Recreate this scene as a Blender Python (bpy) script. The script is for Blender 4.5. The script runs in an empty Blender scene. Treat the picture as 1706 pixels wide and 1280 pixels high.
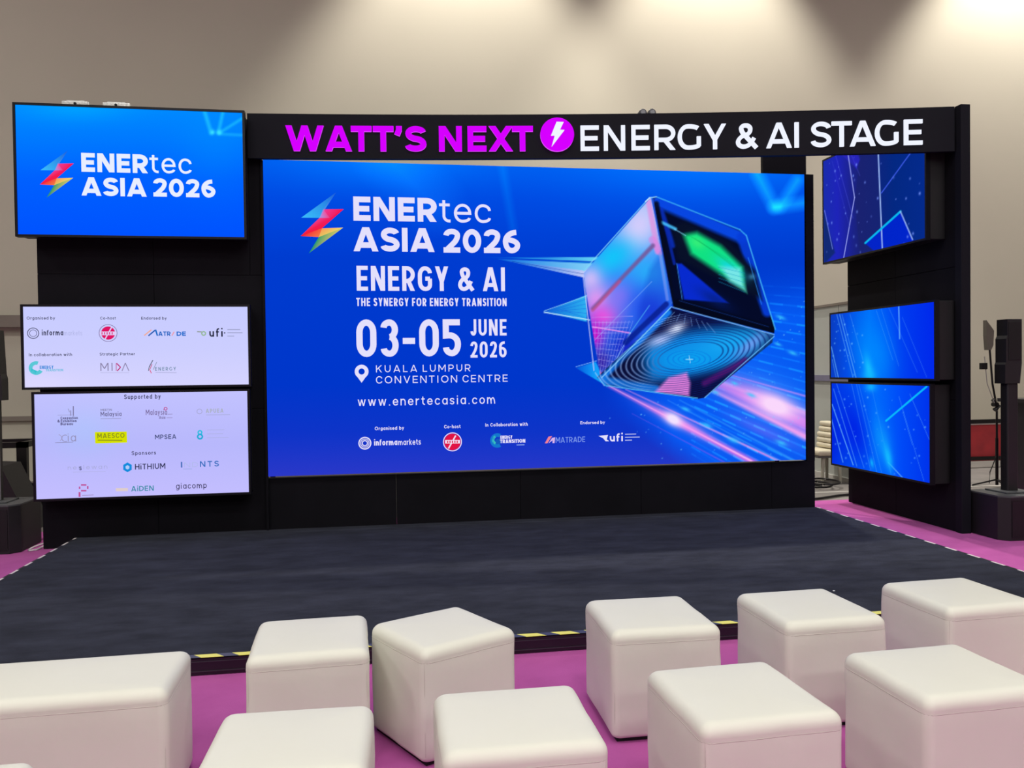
import bpy, bmesh, math, random
import numpy as np
from mathutils import Vector, Matrix, geometry

random.seed(7)
SC = bpy.context.scene
COL = SC.collection

# ------------------------------------------------------------------ camera
CAM_POS = Vector((0.0, 0.0, 1.55))
PITCH, ROLL, YAW, FPX = 0.01771, -0.01201, 0.16026, 1374.0
right = Vector((math.cos(YAW), -math.sin(YAW), 0)); fwd = Vector((math.sin(YAW), math.cos(YAW), 0)); up = Vector((0, 0, 1))
fwd, up = fwd*math.cos(PITCH) - up*math.sin(PITCH), up*math.cos(PITCH) + fwd*math.sin(PITCH)
right, up = right*math.cos(ROLL) + up*math.sin(ROLL), up*math.cos(ROLL) - right*math.sin(ROLL)
cd = bpy.data.cameras.new('camera'); cam = bpy.data.objects.new('camera', cd); COL.objects.link(cam)
cd.sensor_width = 36.0; cd.lens = FPX*36.0/1706.0; cd.clip_end = 200
m = Matrix((right, up, -fwd)).transposed().to_4x4(); m.translation = CAM_POS
cam.matrix_world = m
SC.camera = cam

# ------------------------------------------------------------------ view, world, lights
SC.view_settings.view_transform = 'Standard'; SC.view_settings.look = 'None'
SC.view_settings.exposure = 0.0; SC.view_settings.gamma = 1.0; SC.view_settings.use_curve_mapping = False
w = bpy.data.worlds.new('hall_air'); SC.world = w; w.use_nodes = True
w.node_tree.nodes['Background'].inputs[0].default_value = (0.8, 0.82, 0.85, 1)
w.node_tree.nodes['Background'].inputs[1].default_value = 0.05

def area_light(name, loc, sx, sy, power, color=(1, 0.97, 0.9), rot=(0, 0, 0)):
    l = bpy.data.lights.new(name, 'AREA'); l.shape = 'RECTANGLE'; l.size = sx; l.size_y = sy
    l.energy = power; l.color = color
    o = bpy.data.objects.new(name, l); COL.objects.link(o); o.location = loc; o.rotation_euler = rot
    return o
HALL = [(-4, -2, 150), (0.8, -2, 150), (5.6, -2, 150), (-4, 3, 155), (0.8, 3, 155), (5.6, 3, 155), (11, 3, 120), (12, 8.5, 90), (-8, 8.0, 110), (-10, 3, 230),  # last two: unseen fill lamps added to brighten the wall at left
        (-5, -7, 220), (1, -7, 220), (7, -7, 220), (-5, -12, 300), (1, -12, 300), (7, -12, 300)]  # unseen rows behind the camera, added to fill the stool fronts
for x, y, p in HALL:
    area_light('hall_and_fill_light', (x, y, 9.2), 1.6, 1.6, p, (1.0, 0.98, 0.93))
def spot_light(loc, power, deg, blend, color=(1, 0.945, 0.85)):
    l = bpy.data.lights.new('wall_downlight_light', 'SPOT'); l.energy = power; l.color = color
    l.spot_size = math.radians(deg); l.spot_blend = blend; l.shadow_soft_size = 0.12
    o = bpy.data.objects.new('wall_downlight_light', l); COL.objects.link(o); o.location = loc
SPOTS = [(1.25, 10.85, 9.9, 2100), (5.0, 10.85, 9.9, 2100), (10.0, 10.85, 9.9, 2100)]
for x, y, z, p in SPOTS:
    spot_light((x, y, z), p, 78, 0.55)

# ------------------------------------------------------------------ materials
def s2l(c):
    c = np.asarray(c, float)
    return np.where(c <= 0.04045, c/12.92, ((c+0.055)/1.055)**2.4)
def lin(r, g, b):
    v = s2l(np.array([r, g, b])/255.0)
    return (float(v[0]), float(v[1]), float(v[2]), 1.0)
MATS = {}
def mat(name, rgb, rough=0.6, metal=0.0, noise=0.0, nscale=8.0, bump=0.0, bscale=60.0, spec=0.5, rgb2=None, coat=0.0):
    if name in MATS: return MATS[name]
    m = bpy.data.materials.new(name); m.use_nodes = True; nt = m.node_tree; N = nt.nodes; L = nt.links
    p = N['Principled BSDF']; c = lin(*rgb)
    p.inputs['Base Color'].default_value = c; p.inputs['Roughness'].default_value = rough
    p.inputs['Metallic'].default_value = metal; p.inputs['Specular IOR Level'].default_value = spec
    p.inputs['Coat Weight'].default_value = coat
    tc = N.new('ShaderNodeTexCoord')
    if noise > 0 or rgb2:
        n = N.new('ShaderNodeTexNoise'); n.inputs['Scale'].default_value = nscale; n.inputs['Detail'].default_value = 5
        L.new(tc.outputs['Object'], n.inputs['Vector'])
        r = N.new('ShaderNodeValToRGB')
        if rgb2: a, b = c, lin(*rgb2)
        else:
            a = tuple(max(0, v*(1-noise)) for v in c[:3])+(1,); b = tuple(min(1, v*(1+noise)) for v in c[:3])+(1,)
        r.color_ramp.elements[0].position = 0.3; r.color_ramp.elements[1].position = 0.7
        r.color_ramp.elements[0].color = a; r.color_ramp.elements[1].color = b
        L.new(n.outputs['Fac'], r.inputs['Fac']); L.new(r.outputs['Color'], p.inputs['Base Color'])
    if bump > 0:
        n2 = N.new('ShaderNodeTexNoise'); n2.inputs['Scale'].default_value = bscale; n2.inputs['Detail'].default_value = 4
        L.new(tc.outputs['Object'], n2.inputs['Vector'])
        b = N.new('ShaderNodeBump'); b.inputs['Strength'].default_value = bump; b.inputs['Distance'].default_value = 0.01
        L.new(n2.outputs['Fac'], b.inputs['Height']); L.new(b.outputs['Normal'], p.inputs['Normal'])
    MATS[name] = m
    return m
def emit_mat(name, rgb=None, strength=1.0):
    """rgb None: the colour comes from the mesh's colour attribute (what the panel's diodes show)"""
    if name in MATS: return MATS[name]
    m = bpy.data.materials.new(name); m.use_nodes = True; nt = m.node_tree; N = nt.nodes; L = nt.links
    N.remove(N['Principled BSDF'])
    e = N.new('ShaderNodeEmission'); e.inputs['Strength'].default_value = strength
    if rgb: e.inputs['Color'].default_value = lin(*rgb)
    else:
        a = N.new('ShaderNodeAttribute'); a.attribute_name = 'screen_colour'; L.new(a.outputs['Color'], e.inputs['Color'])
    L.new(e.outputs[0], N['Material Output'].inputs['Surface'])
    MATS[name] = m
    return m

M_SCREEN = emit_mat('led_pixels')
M_BLACK = mat('black_painted_board', (17, 16, 22), 0.75, noise=0.15, nscale=3, bump=0.05, bscale=120, spec=0.1)
M_HEAD = mat('black_header_board', (20, 20, 28), 0.7, noise=0.08, nscale=2, spec=0.12)
M_BEZEL = mat('black_screen_frame', (12, 12, 20), 0.4, noise=0.1, nscale=30, spec=0.25)
M_HOUS = mat('dark_screen_housing', (11, 11, 16), 0.6, noise=0.15, nscale=10)
M_WALL = mat('beige_painted_wall', (187, 182, 167), 0.9, noise=0.02, nscale=0.7, bump=0.04, bscale=40, spec=0.2)
M_CEIL = mat('dark_ceiling', (90, 88, 84), 0.9, noise=0.05)
M_TRIM = mat('grey_brown_trim', (125, 116, 108), 0.8, noise=0.06, nscale=3)
M_CONC = mat('grey_hall_floor', (112, 108, 106), 0.8, rgb2=(126, 121, 118), nscale=3, bump=0.1, bscale=30)
M_GLOWM = emit_mat('magenta_lit_acrylic', (214, 0, 255), 1.0)
M_GLOWE = emit_mat('pale_magenta_lit_rim', (228, 90, 255), 1.0)
M_GLOWW = emit_mat('white_lit_acrylic', (236, 240, 255), 1.05)

# carpets
def carpet(name, a, b, streak, scale, bump):
    m = bpy.data.materials.new(name); m.use_nodes = True; nt = m.node_tree; N = nt.nodes; L = nt.links
    p = N['Principled BSDF']; p.inputs['Roughness'].default_value = 0.95; p.inputs['Specular IOR Level'].default_value = 0.15
    p.inputs['Sheen Weight'].default_value = 0.03
    tc = N.new('ShaderNodeTexCoord'); mp = N.new('ShaderNodeMapping'); mp.inputs['Scale'].default_value = streak
    L.new(tc.outputs['Object'], mp.inputs['Vector'])
    n = N.new('ShaderNodeTexNoise'); n.inputs['Scale'].default_value = scale; n.inputs['Detail'].default_value = 8; n.inputs['Roughness'].default_value = 0.65
    L.new(mp.outputs[0], n.inputs['Vector'])
    r = N.new('ShaderNodeValToRGB'); r.color_ramp.elements[0].position = 0.35; r.color_ramp.elements[1].position = 0.68
    r.color_ramp.elements[0].color = lin(*a); r.color_ramp.elements[1].color = lin(*b)
    L.new(n.outputs['Fac'], r.inputs['Fac']); L.new(r.outputs['Color'], p.inputs['Base Color'])
    f = N.new('ShaderNodeTexNoise'); f.inputs['Scale'].default_value = 260; L.new(tc.outputs['Object'], f.inputs['Vector'])
    bp = N.new('ShaderNodeBump'); bp.inputs['Strength'].default_value = bump; bp.inputs['Distance'].default_value = 0.01
    L.new(f.outputs['Fac'], bp.inputs['Height']); L.new(bp.outputs['Normal'], p.inputs['Normal'])
    MATS[name] = m
    return m
M_STAGE = carpet('navy_stage_carpet', (27, 30, 42), (46, 49, 63), (1.0, 2.2, 1), 3.2, 0.6)
M_PURP = carpet('magenta_purple_carpet', (168, 78, 146), (178, 86, 156), (1, 1, 1), 2.5, 0.25)

def leather():
    m = bpy.data.materials.new('cream_leatherette'); m.use_nodes = True; nt = m.node_tree; N = nt.nodes; L = nt.links
    p = N['Principled BSDF']; p.inputs['Roughness'].default_value = 0.5; p.inputs['Specular IOR Level'].default_value = 0.35
    tc = N.new('ShaderNodeTexCoord')
    n = N.new('ShaderNodeTexNoise'); n.inputs['Scale'].default_value = 3.0; n.inputs['Detail'].default_value = 4
    L.new(tc.outputs['Object'], n.inputs['Vector'])
    r = N.new('ShaderNodeValToRGB'); r.color_ramp.elements[0].color = lin(219, 218, 206); r.color_ramp.elements[1].color = lin(227, 226, 215)
    L.new(n.outputs['Fac'], r.inputs['Fac']); L.new(r.outputs['Color'], p.inputs['Base Color'])
    g = N.new('ShaderNodeTexNoise'); g.inputs['Scale'].default_value = 7; g.inputs['Detail'].default_value = 3
    L.new(tc.outputs['Object'], g.inputs['Vector'])
    bp = N.new('ShaderNodeBump'); bp.inputs['Strength'].default_value = 0.12; bp.inputs['Distance'].default_value = 0.02
    L.new(g.outputs['Fac'], bp.inputs['Height']); L.new(bp.outputs['Normal'], p.inputs['Normal'])
    return m
M_LEATH = leather()

def tape_mat(name, axis, period, duty, ca, cb, skew, start=0.0):
    m = bpy.data.materials.new(name); m.use_nodes = True; nt = m.node_tree; N = nt.nodes; L = nt.links
    p = N['Principled BSDF']; p.inputs['Roughness'].default_value = 0.4
    g = N.new('ShaderNodeTexCoord'); s = N.new('ShaderNodeSeparateXYZ'); L.new(g.outputs['Object'], s.inputs[0])
    def mth(op, a, b):
        n = N.new('ShaderNodeMath'); n.operation = op
        for i, v in enumerate((a, b)):
            if v is None: continue
            if isinstance(v, (int, float)): n.inputs[i].default_value = v
            else: L.new(v, n.inputs[i])
        return n.outputs[0]
    along, across = (s.outputs[0], s.outputs[1]) if axis == 0 else (s.outputs[1], s.outputs[0])
    v = mth('ADD', mth('ADD', along, mth('MULTIPLY', across, skew)), start)
    v = mth('FRACT', mth('DIVIDE', v, period), None)
    v = mth('LESS_THAN', v, duty)
    mx = N.new('ShaderNodeMix'); mx.data_type = 'RGBA'
    L.new(v, mx.inputs['Factor']); mx.inputs[6].default_value = lin(*cb); mx.inputs[7].default_value = lin(*ca)
    L.new(mx.outputs[2], p.inputs['Base Color'])
    return m

# ------------------------------------------------------------------ mesh helpers
def add_box(bm, x0, x1, y0, y1, z0, z1, bevel=0.0, seg=2):
    vs = [bm.verts.new(p) for p in ((x0, y0, z0), (x1, y0, z0), (x1, y1, z0), (x0, y1, z0), (x0, y0, z1), (x1, y0, z1), (x1, y1, z1), (x0, y1, z1))]
    fs = [bm.faces.new([vs[i] for i in q]) for q in ((3, 2, 1, 0), (4, 5, 6, 7), (0, 1, 5, 4), (1, 2, 6, 5), (2, 3, 7, 6), (3, 0, 4, 7))]
    if bevel > 0:
        es = list({e for f in fs for e in f.edges})
        bmesh.ops.bevel(bm, geom=es, offset=bevel, segments=seg, profile=0.5, affect='EDGES')
def add_tube(bm, pts, r, n=10, cap=True):
    pts = [Vector(p) for p in pts]; rings = []
    for i, p in enumerate(pts):
        d = (pts[min(i+1, len(pts)-1)] - pts[max(i-1, 0)]).normalized()
        a = d.orthogonal().normalized() if abs(d.z) < 0.95 else Vector((1, 0, 0))
        a = (a - d*a.dot(d)).normalized(); b = d.cross(a)
        rr = r[i] if isinstance(r, (list, tuple)) else r
        rings.append([bm.verts.new(p + a*rr*math.cos(2*math.pi*k/n) + b*rr*math.sin(2*math.pi*k/n)) for k in range(n)])
    for A, B in zip(rings, rings[1:]):
        for k in range(n): bm.faces.new((A[k], A[(k+1) % n], B[(k+1) % n], B[k]))
    if cap: bm.faces.new(rings[0][::-1]); bm.faces.new(rings[-1])
def add_prism(bm, outline, axis, a, b):
    """outline: 2D points; extruded along axis from a to b"""
    def P(u, v, t): return {'x': (t, u, v), 'y': (u, t, v), 'z': (u, v, t)}[axis]
    A = [bm.verts.new(P(u, v, a)) for u, v in outline]; B = [bm.verts.new(P(u, v, b)) for u, v in outline]
    bm.faces.new(A); bm.faces.new(B[::-1])
    for i in range(len(A)):
        j = (i+1) % len(A); bm.faces.new((A[j], A[i], B[i], B[j]))
def finish(name, bm, material, parent=None, smooth=False, origin=None):
    bmesh.ops.recalc_face_normals(bm, faces=bm.faces[:])
    me = bpy.data.meshes.new(name); bm.to_mesh(me); bm.free()
    for mm in (material if isinstance(material, (list, tuple)) else [material]): me.materials.append(mm)
    if smooth: me.polygons.foreach_set('use_smooth', [True]*len(me.polygons))
    o = bpy.data.objects.new(name, me); COL.objects.link(o)
    if origin is not None:
        me.transform(Matrix.Translation(-Vector(origin))); o.location = origin
    if parent is not None:
        o.parent = parent; o.matrix_parent_inverse = Matrix.Translation(-parent_world(parent))
    return o
def parent_world(p):
    v = Vector(p.location)
    while p.parent: p = p.parent; v += Vector(p.location)
    return v
def box(name, dims, material, parent=None, bevel=0.0, seg=2, smooth=False):
    bm = bmesh.new(); add_box(bm, *dims, bevel=bevel, seg=seg)
    return finish(name, bm, material, parent, smooth)
def tag(o, label, cat, group=None):
    o['label'] = label; o['category'] = cat
    if group: o['group'] = group
    return o
def thing(name, label, cat, loc, group=None):
    o = bpy.data.objects.new(name, None); COL.objects.link(o); o.location = loc; o.empty_display_size = 0.2
    return tag(o, label, cat, group)
def structure(o, label=None):
    o['kind'] = 'structure'
    if label: o['label'] = label; 
    return o

# ------------------------------------------------------------------ the hall
WALL_Y = 12.0
f = box('floor', (-12, 16, -17, WALL_Y, -0.2, 0.0), M_CONC); structure(f, 'grey hall floor behind the stage')
bm = bmesh.new(); add_box(bm, -8, 10.0, -9, 8.72, 0.0, 0.008)
o = finish('carpet', bm, M_PURP); tag(o, 'magenta purple carpet laid around the stage and under the stools', 'carpet')
o = box('wall_back', (-12, 16, WALL_Y, WALL_Y+0.2, -0.2, 10.6), M_WALL); structure(o, 'tall beige wall behind the stage')
o = box('wall_left', (-12.2, -12, -17, WALL_Y+0.2, -0.2, 10.6), M_WALL); structure(o)
o = box('wall_right', (16, 16.2, -17, WALL_Y+0.2, -0.2, 10.6), M_WALL); structure(o)
o = box('wall_front', (-12.2, 16.2, -17.2, -17, -0.2, 10.6), M_WALL); structure(o)
o = box('ceiling', (-12.2, 16.2, -17.2, WALL_Y+0.2, 10.4, 10.6), M_CEIL); structure(o)
o = box('trim_1', (-12, -3.4, WALL_Y-0.14, WALL_Y, 2.19, 2.35), M_TRIM); structure(o, 'grey brown ledge across the wall at the left')
o = box('trim_2', (-12, -3.4, WALL_Y-0.06, WALL_Y, 0.94, 1.0), M_TRIM); structure(o, 'thin rail low on the wall at the left')
o = box('baseboard_back', (-12, 16, WALL_Y-0.03, WALL_Y, 0.0, 0.12), M_TRIM); structure(o)
bm = bmesh.new(); add_box(bm, 5.35, 7.6, WALL_Y-0.012, WALL_Y, 2.30, 2.312); o = finish('trim_3', bm, M_TRIM); structure(o, 'thin joint line on the wall')

# ------------------------------------------------------------------ stage
YB = 7.84                       # front plane of the backdrop
SX0, SX1, SY0, SZ = -2.68, 4.42, 4.39, 0.10
stage = thing('stage', 'low wide stage platform covered in dark navy carpet with hazard tape along its edges', 'stage', ((SX0+SX1)/2, 6.1, 0))
box('stage_deck', (SX0, SX1, SY0, YB-0.004, 0.012, SZ-0.012), M_BLACK, stage)
bm = bmesh.new(); add_box(bm, SX0+0.004, SX1-0.004, SY0+0.004, YB-0.004, SZ-0.012, SZ)
finish('stage_carpet', bm, M_STAGE, stage)
M_FASC = mat('black_stage_fascia', (24, 20, 28), 0.3, noise=0.2, nscale=4)
box('stage_fascia', (SX0, SX1, SY0-0.012, SY0, 0.012, SZ-0.006), M_FASC, stage)
M_LINE = mat('dark_aluminium_edge', (80, 76, 84), 0.35, metal=0.7, noise=0.1)
box('edge_trim', (SX0, SX1, SY0-0.018, SY0-0.012, 0.028, 0.032), M_LINE, stage)
box('edge_trim', (SX0, SX1, SY0-0.018, SY0-0.012, 0.078, 0.081), M_LINE, stage)
T1 = tape_mat('yellow_black_tape', 0, 0.187, 0.60, (226, 220, 95), (60, 62, 72), 0.9, .936-.9*4.4+.187*40)
T2 = tape_mat('white_black_tape', 1, 0.25, 0.52, (225, 215, 215), (50, 46, 56), 0.0)
o = box('hazard_tape', (SX0, SX1, SY0-0.014, SY0+0.034, SZ, SZ+0.0015), T1, stage); o['label'] = 'yellow and black striped tape'
o = box('side_tape', (SX0-0.002, SX0+0.016, SY0+0.04, YB-0.02, SZ, SZ+0.0015), T2, stage); o['label'] = 'white dashed tape'
o = box('side_tape', (SX1-0.016, SX1+0.002, SY0+0.04, YB-0.02, SZ, SZ+0.0015), T2, stage); o['label'] = 'white dashed tape'

# ------------------------------------------------------------------ stroke alphabet (capital height 1)
INF = 9.0
def glyph(ch, W, s, R=INF, xh=0.73):
    """strokes: (points, closed, corner radius, clip range)"""
    h = s/2; L, Rt, B, T = h, W-h, h, 1-h; mx = W/2; X = xh-h
    dc = lambda wd, ht: 0.5*s*math.sqrt(1+(wd/ht)**2)
    S = []
    def st(*p, c=False, r=0.0, clip=None): S.append((list(p), c, r, clip))
    rr = min(R, INF)
    if ch == 'A':
        d = dc(mx, 1); e = d*0.78 + 0.0
        st((d, 0), (mx-d*0.12, 1), clip=(0, 1)); st((W-d, 0), (mx+d*0.12, 1), clip=(0, 1)); y = 0.26; k = (mx-d)*y
        st((d+k, y), (W-d-k, y))
    elif ch == 'B': st((L, 0), (L, 1)); st((L, T), (Rt*.95, T), (Rt*.95, .52), (L, .52), r=(0, rr, rr, 0)); st((L, .52), (Rt, .52), (Rt, B), (L, B), r=(0, rr, rr, 0))
    elif ch == 'C': st((Rt, .70), (Rt, T), (L, T), (L, B), (Rt, B), (Rt, .30), r=rr)
    elif ch == 'D': st((L, B), (L, T), (mx*.7, T), (Rt, T), (Rt, B), (mx*.7, B), c=True, r=(0, 0, 0, rr, rr, 0))
    elif ch == 'E': st((L, 0), (L, 1)); st((L, T), (W, T)); st((L, .5), (W*.93, .5)); st((L, B), (W, B))
    elif ch == 'F': st((L, 0), (L, 1)); st((L, T), (W, T)); st((L, .48), (W*.92, .48))
    elif ch == 'G':
        if R < 1: st((Rt, .72), (Rt, T), (L, T), (L, B), (Rt, B), (Rt, .50), r=(0, rr, rr, rr, rr*.6, 0)); st((Rt, .50), (mx*1.05, .50))
        else: st((W*.93-h*.6, .84), (W*.78, T), (L, T), (L, B), (W*.80, B), (W-h*.9, .16), r=(0, .25, rr, rr, .25, 0)); st((W-h, .13), (W-h, .52))
    elif ch == 'H': st((L, 0), (L, 1)); st((Rt, 0), (Rt, 1)); st((L, .5), (Rt, .5))
    elif ch == 'I': st((mx, 0), (mx, 1))
    elif ch == 'J': st((Rt, 1), (Rt, B), (L, B), (L, .26), r=min(rr, mx))
    elif ch == 'K': st((L, 0), (L, 1)); d = dc(W, 1); st((L, .36), (W-d, 1), clip=(0, 1)); st((W*.42, .58), (W-d*.9, 0), clip=(0, 1))
    elif ch == 'L': st((L, 1), (L, 0)); st((L, B), (W, B))
    elif ch == 'M': st((L, 0), (L, 1)); st((Rt, 0), (Rt, 1)); d = dc(mx, .7); st((L*1.2, 1), (mx, .28), clip=(.2, 1)); st((W-L*1.2, 1), (mx, .28), clip=(.2, 1))
    elif ch == 'N': st((L, 0), (L, 1)); st((Rt, 0), (Rt, 1)); st((L*1.15, 1), (W-L*1.15, 0), clip=(0, 1))
    elif ch in 'O0': st((mx, T), (L, T), (L, B), (Rt, B), (Rt, T), c=True, r=(0, rr, rr, rr, rr))
    elif ch == 'P': st((L, 0), (L, 1)); st((L, T), (Rt, T), (Rt, .42), (L, .42), r=(0, min(rr, .3), min(rr, .3), 0))
    elif ch == 'R':
        st((L, 0), (L, 1)); q = min(rr, .3); st((L, T), (Rt, T), (Rt, .40), (L, .40), r=(0, q, q, 0)); st((W*.48, .42), (W-dc(W*.4, .42), 0), clip=(0, .42))
    elif ch == 'S': q = rr; st((Rt*.98, .76), (Rt*.95, T), (L*1.1, T), (L*1.1, .53), (Rt, .47), (Rt, B), (L, B), (L*.9, .24), r=q)
    elif ch == 'T': st((0, T), (W, T)); st((mx, 0), (mx, 1))
    elif ch == 'U': st((L, 1), (L, B), (Rt, B), (Rt, 1), r=min(rr, mx))
    elif ch == 'V': d = dc(mx, 1); st((d, 1), (mx, .02), clip=(0, 1)); st((W-d, 1), (mx, .02), clip=(0, 1))
    elif ch == 'W':
        d = dc(W/4, 1); q = (W-2*d)/4
        for a, b, ya, yb in ((d, d+q, 1, 0), (d+q, d+2*q, 0, 1), (d+2*q, d+3*q, 1, 0), (d+3*q, d+4*q, 0, 1)): st((a, ya), (b, yb), clip=(0, 1))
    elif ch == 'X': d = dc(W*.8, 1); st((d, 0), (W-d, 1), clip=(0, 1)); st((d, 1), (W-d, 0), clip=(0, 1))
    elif ch == 'Y': d = dc(mx, .6); st((d, 1), (mx, .38), clip=(.2, 1)); st((W-d, 1), (mx, .38), clip=(.2, 1)); st((mx, 0), (mx, .44))
    elif ch == '&':
        st((W*.98, .02), (W*.28, .66), (W*.22, T), (W*.70, T), (W*.66, .60), (L, .44), (L, B), (W*.62, B), (W*.86, .42), r=(0, .1, .2, .2, .12, .3, .3, .2, 0), clip=(-.02, 1))
    elif ch == "'": st((mx, 1), (mx, .80)); st((mx+.0, .84), (mx-s*.35, .64))
    elif ch == '-': st((0, .42), (W, .42))
    elif ch == '.': st((mx-h, h), (mx+h, h))
    elif ch == '2': st((L, .72), (L, T), (Rt, T), (Rt, .56), (L*1.2, B), r=(0, rr, rr, .2, 0), clip=(0, 1)); st((0, B), (W, B))
    elif ch == '3': st((L, .78), (L, T), (Rt*.97, T), (Rt*.97, .53), (mx, .53), r=(0, rr, rr, rr, 0)); st((mx, .53), (Rt, .53), (Rt, B), (L, B), (L, .22), r=(0, rr, rr, rr, 0))
    elif ch == '5': st((W*.95, T), (L, T), (L, .56), (Rt, .58), (Rt, B), (L, B), (L, .24), r=(0, 0, 0, rr, rr, rr, 0))
    elif ch == '6': st((Rt*.92, T), (L, T), (L, B), (Rt, B), (Rt, .58), (L, .58), r=(0, rr, rr, rr, rr, rr))
    # lower case
    elif ch in 'oe' or ch in 'abdgpqc':
        if ch == 'o': st((mx, X), (L, X), (L, B), (Rt, B), (Rt, X), c=True, r=(0, rr, rr, rr, rr))
        elif ch == 'e': st((L, xh/2), (Rt, xh/2), (Rt, X), (L, X), (L, B), (Rt*.97, B), (Rt*.97, .2), r=(0, 0, rr, rr, rr, rr, 0))
        elif ch == 'c': st((Rt, .52), (Rt, X), (L, X), (L, B), (Rt, B), (Rt, .21), r=rr)
        else:
            st((mx, X), (L, X), (L, B), (Rt, B), (Rt, X), c=True, r=(0, rr, rr, rr, rr))
            if ch == 'a': st((Rt, 0), (Rt, xh))
            if ch == 'b': st((L, 0), (L, 1.03))
            if ch == 'd': st((Rt, 0), (Rt, 1.03))
            if ch == 'p': st((L, -.24), (L, xh))
            if ch == 'q': st((Rt, -.24), (Rt, xh))
            if ch == 'g': st((Rt, xh), (Rt, -.24+h), (L, -.24+h), (L, -.08), r=(0, .3, .3, 0))
    elif ch == 'f': st((W*.35, 0), (W*.35, 1.03-h), (W, 1.03-h), r=(0, .2, 0)); st((0, X), (W*.9, X))
    elif ch == 'h': st((L, 0), (L, 1.03)); st((L, .35), (L, X), (Rt, X), (Rt, 0), r=min(rr, mx))
    elif ch == 'n': st((L, 0), (L, xh)); st((L, .35), (L, X), (Rt, X), (Rt, 0), r=min(rr, mx))
    elif ch == 'r': st((L, 0), (L, xh)); st((L, .35), (L, X), (W, X), r=(0, rr, 0))
    elif ch == 'm': st((L, 0), (L, xh)); st((L, .35), (L, X), (mx, X), (mx, 0), r=rr); st((mx, .35), (mx, X), (Rt, X), (Rt, 0), r=rr)
    elif ch == 'u': st((L, xh), (L, B), (Rt, B), (Rt, .3), r=min(rr, mx)); st((Rt, 0), (Rt, xh))
    elif ch == 'i': st((mx, 0), (mx, xh)); st((mx, .88), (mx, .88+s))
    elif ch == 'l': st((mx, 0), (mx, 1.03))
    elif ch == 't': st((W*.42, .94), (W*.42, B), (W, B), r=(0, .22, 0)); st((0, X), (W*.95, X))
    elif ch == 'k': st((L, 0), (L, 1.03)); st((L, .25), (W-h, xh), clip=(0, xh)); st((W*.4, .42), (W-h, 0), clip=(0, xh))
    elif ch == 's': st((Rt, xh*.74), (Rt, X), (L, X), (L, xh*.53), (Rt, xh*.47), (Rt, B), (L, B), (L, xh*.26), r=rr)
    elif ch == 'w':
        q = (W-s)/4
        for k in range(4): st((h+q*k, xh if k % 2 == 0 else 0), (h+q*(k+1), 0 if k % 2 == 0 else xh), clip=(0, xh))
    elif ch == 'y': st((h, xh), (mx, .02), clip=(-.3, xh)); st((W-h, xh), (W*.25, -.24), clip=(-.24, xh))
    elif ch == 'x': st((h, 0), (W-h, xh), clip=(0, xh)); st((h, xh), (W-h, 0), clip=(0, xh))
    elif ch == 'z': st((0, X), (W, X)); st((0, B), (W, B)); st((h, B), (W-h, X))
    elif ch == 'v': st((h, xh), (mx, 0), clip=(0, xh)); st((W-h, xh), (mx, 0), clip=(0, xh))
    return S
NATW = dict(A=.98, B=.78, C=.86, D=.90, E=.70, F=.68, G=.90, H=.88, I=.24, J=.60, K=.84, L=.64, M=1.05, N=.88, O=1.02, P=.78, R=.80, S=.74, T=.76, U=.84, V=.92, W=1.40, X=.86, Y=.86,
            a=.68, b=.70, c=.64, d=.70, e=.68, f=.42, g=.70, h=.64, i=.22, k=.62, l=.22, m=1.04, n=.64, o=.70, p=.70, q=.70, r=.42, s=.56, t=.44, u=.64, v=.66, w=.98, x=.62, y=.66, z=.58)
NATW.update({'&': .88, "'": .24, '-': .5, '.': .22, '0': .80, '2': .72, '3': .72, '5': .74, '6': .76})
def round_path(pts, closed, r):
    n = len(pts); rs = r if isinstance(r, (tuple, list)) else [r]*n; out = []
    for i in range(n):
        P = Vector(pts[i]); rad = rs[i]
        if (not closed and i in (0, n-1)) or rad <= 0: out.append(P); continue
        A = Vector(pts[i-1]); B = Vector(pts[(i+1) % n])
        def share(j):  # how much of the edge towards neighbour j this corner may take
            jj = j % n; end = (not closed and jj in (0, n-1)) or rs[jj] <= 0
            return 1.0 if end else 0.5
        da = min(rad, (A-P).length*share(i-1)); db = min(rad, (B-P).length*share(i+1))
        a = P+(A-P).normalized()*da; b = P+(B-P).normalized()*db; k = 0.5523
        c1 = a+(P-a)*k; c2 = b+(P-b)*k
        for t in [q/7 for q in range(8)]:
            out.append(a*(1-t)**3 + c1*3*t*(1-t)**2 + c2*3*t*t*(1-t) + b*t**3)
    res = []
    for p in out:
        if not res or (p-res[-1]).length > 1e-4: res.append(p)
    if closed and (res[0]-res[-1]).length < 1e-4: res.pop()
    return res
def clip_poly(poly, lo, hi):
    for lim, sgn in ((lo, 1), (hi, -1)):
        out = []
        for i in range(len(poly)):
            a, b = poly[i-1], poly[i]; ia, ib = sgn*(a[1]-lim) >= 0, sgn*(b[1]-lim) >= 0
            if ia != ib:
                t = (lim-a[1])/(b[1]-a[1]); out.append((a[0]+(b[0]-a[0])*t, lim))
            if ib: out.append(b)
        poly = out
        if len(poly) < 3: return []
    return poly
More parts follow.
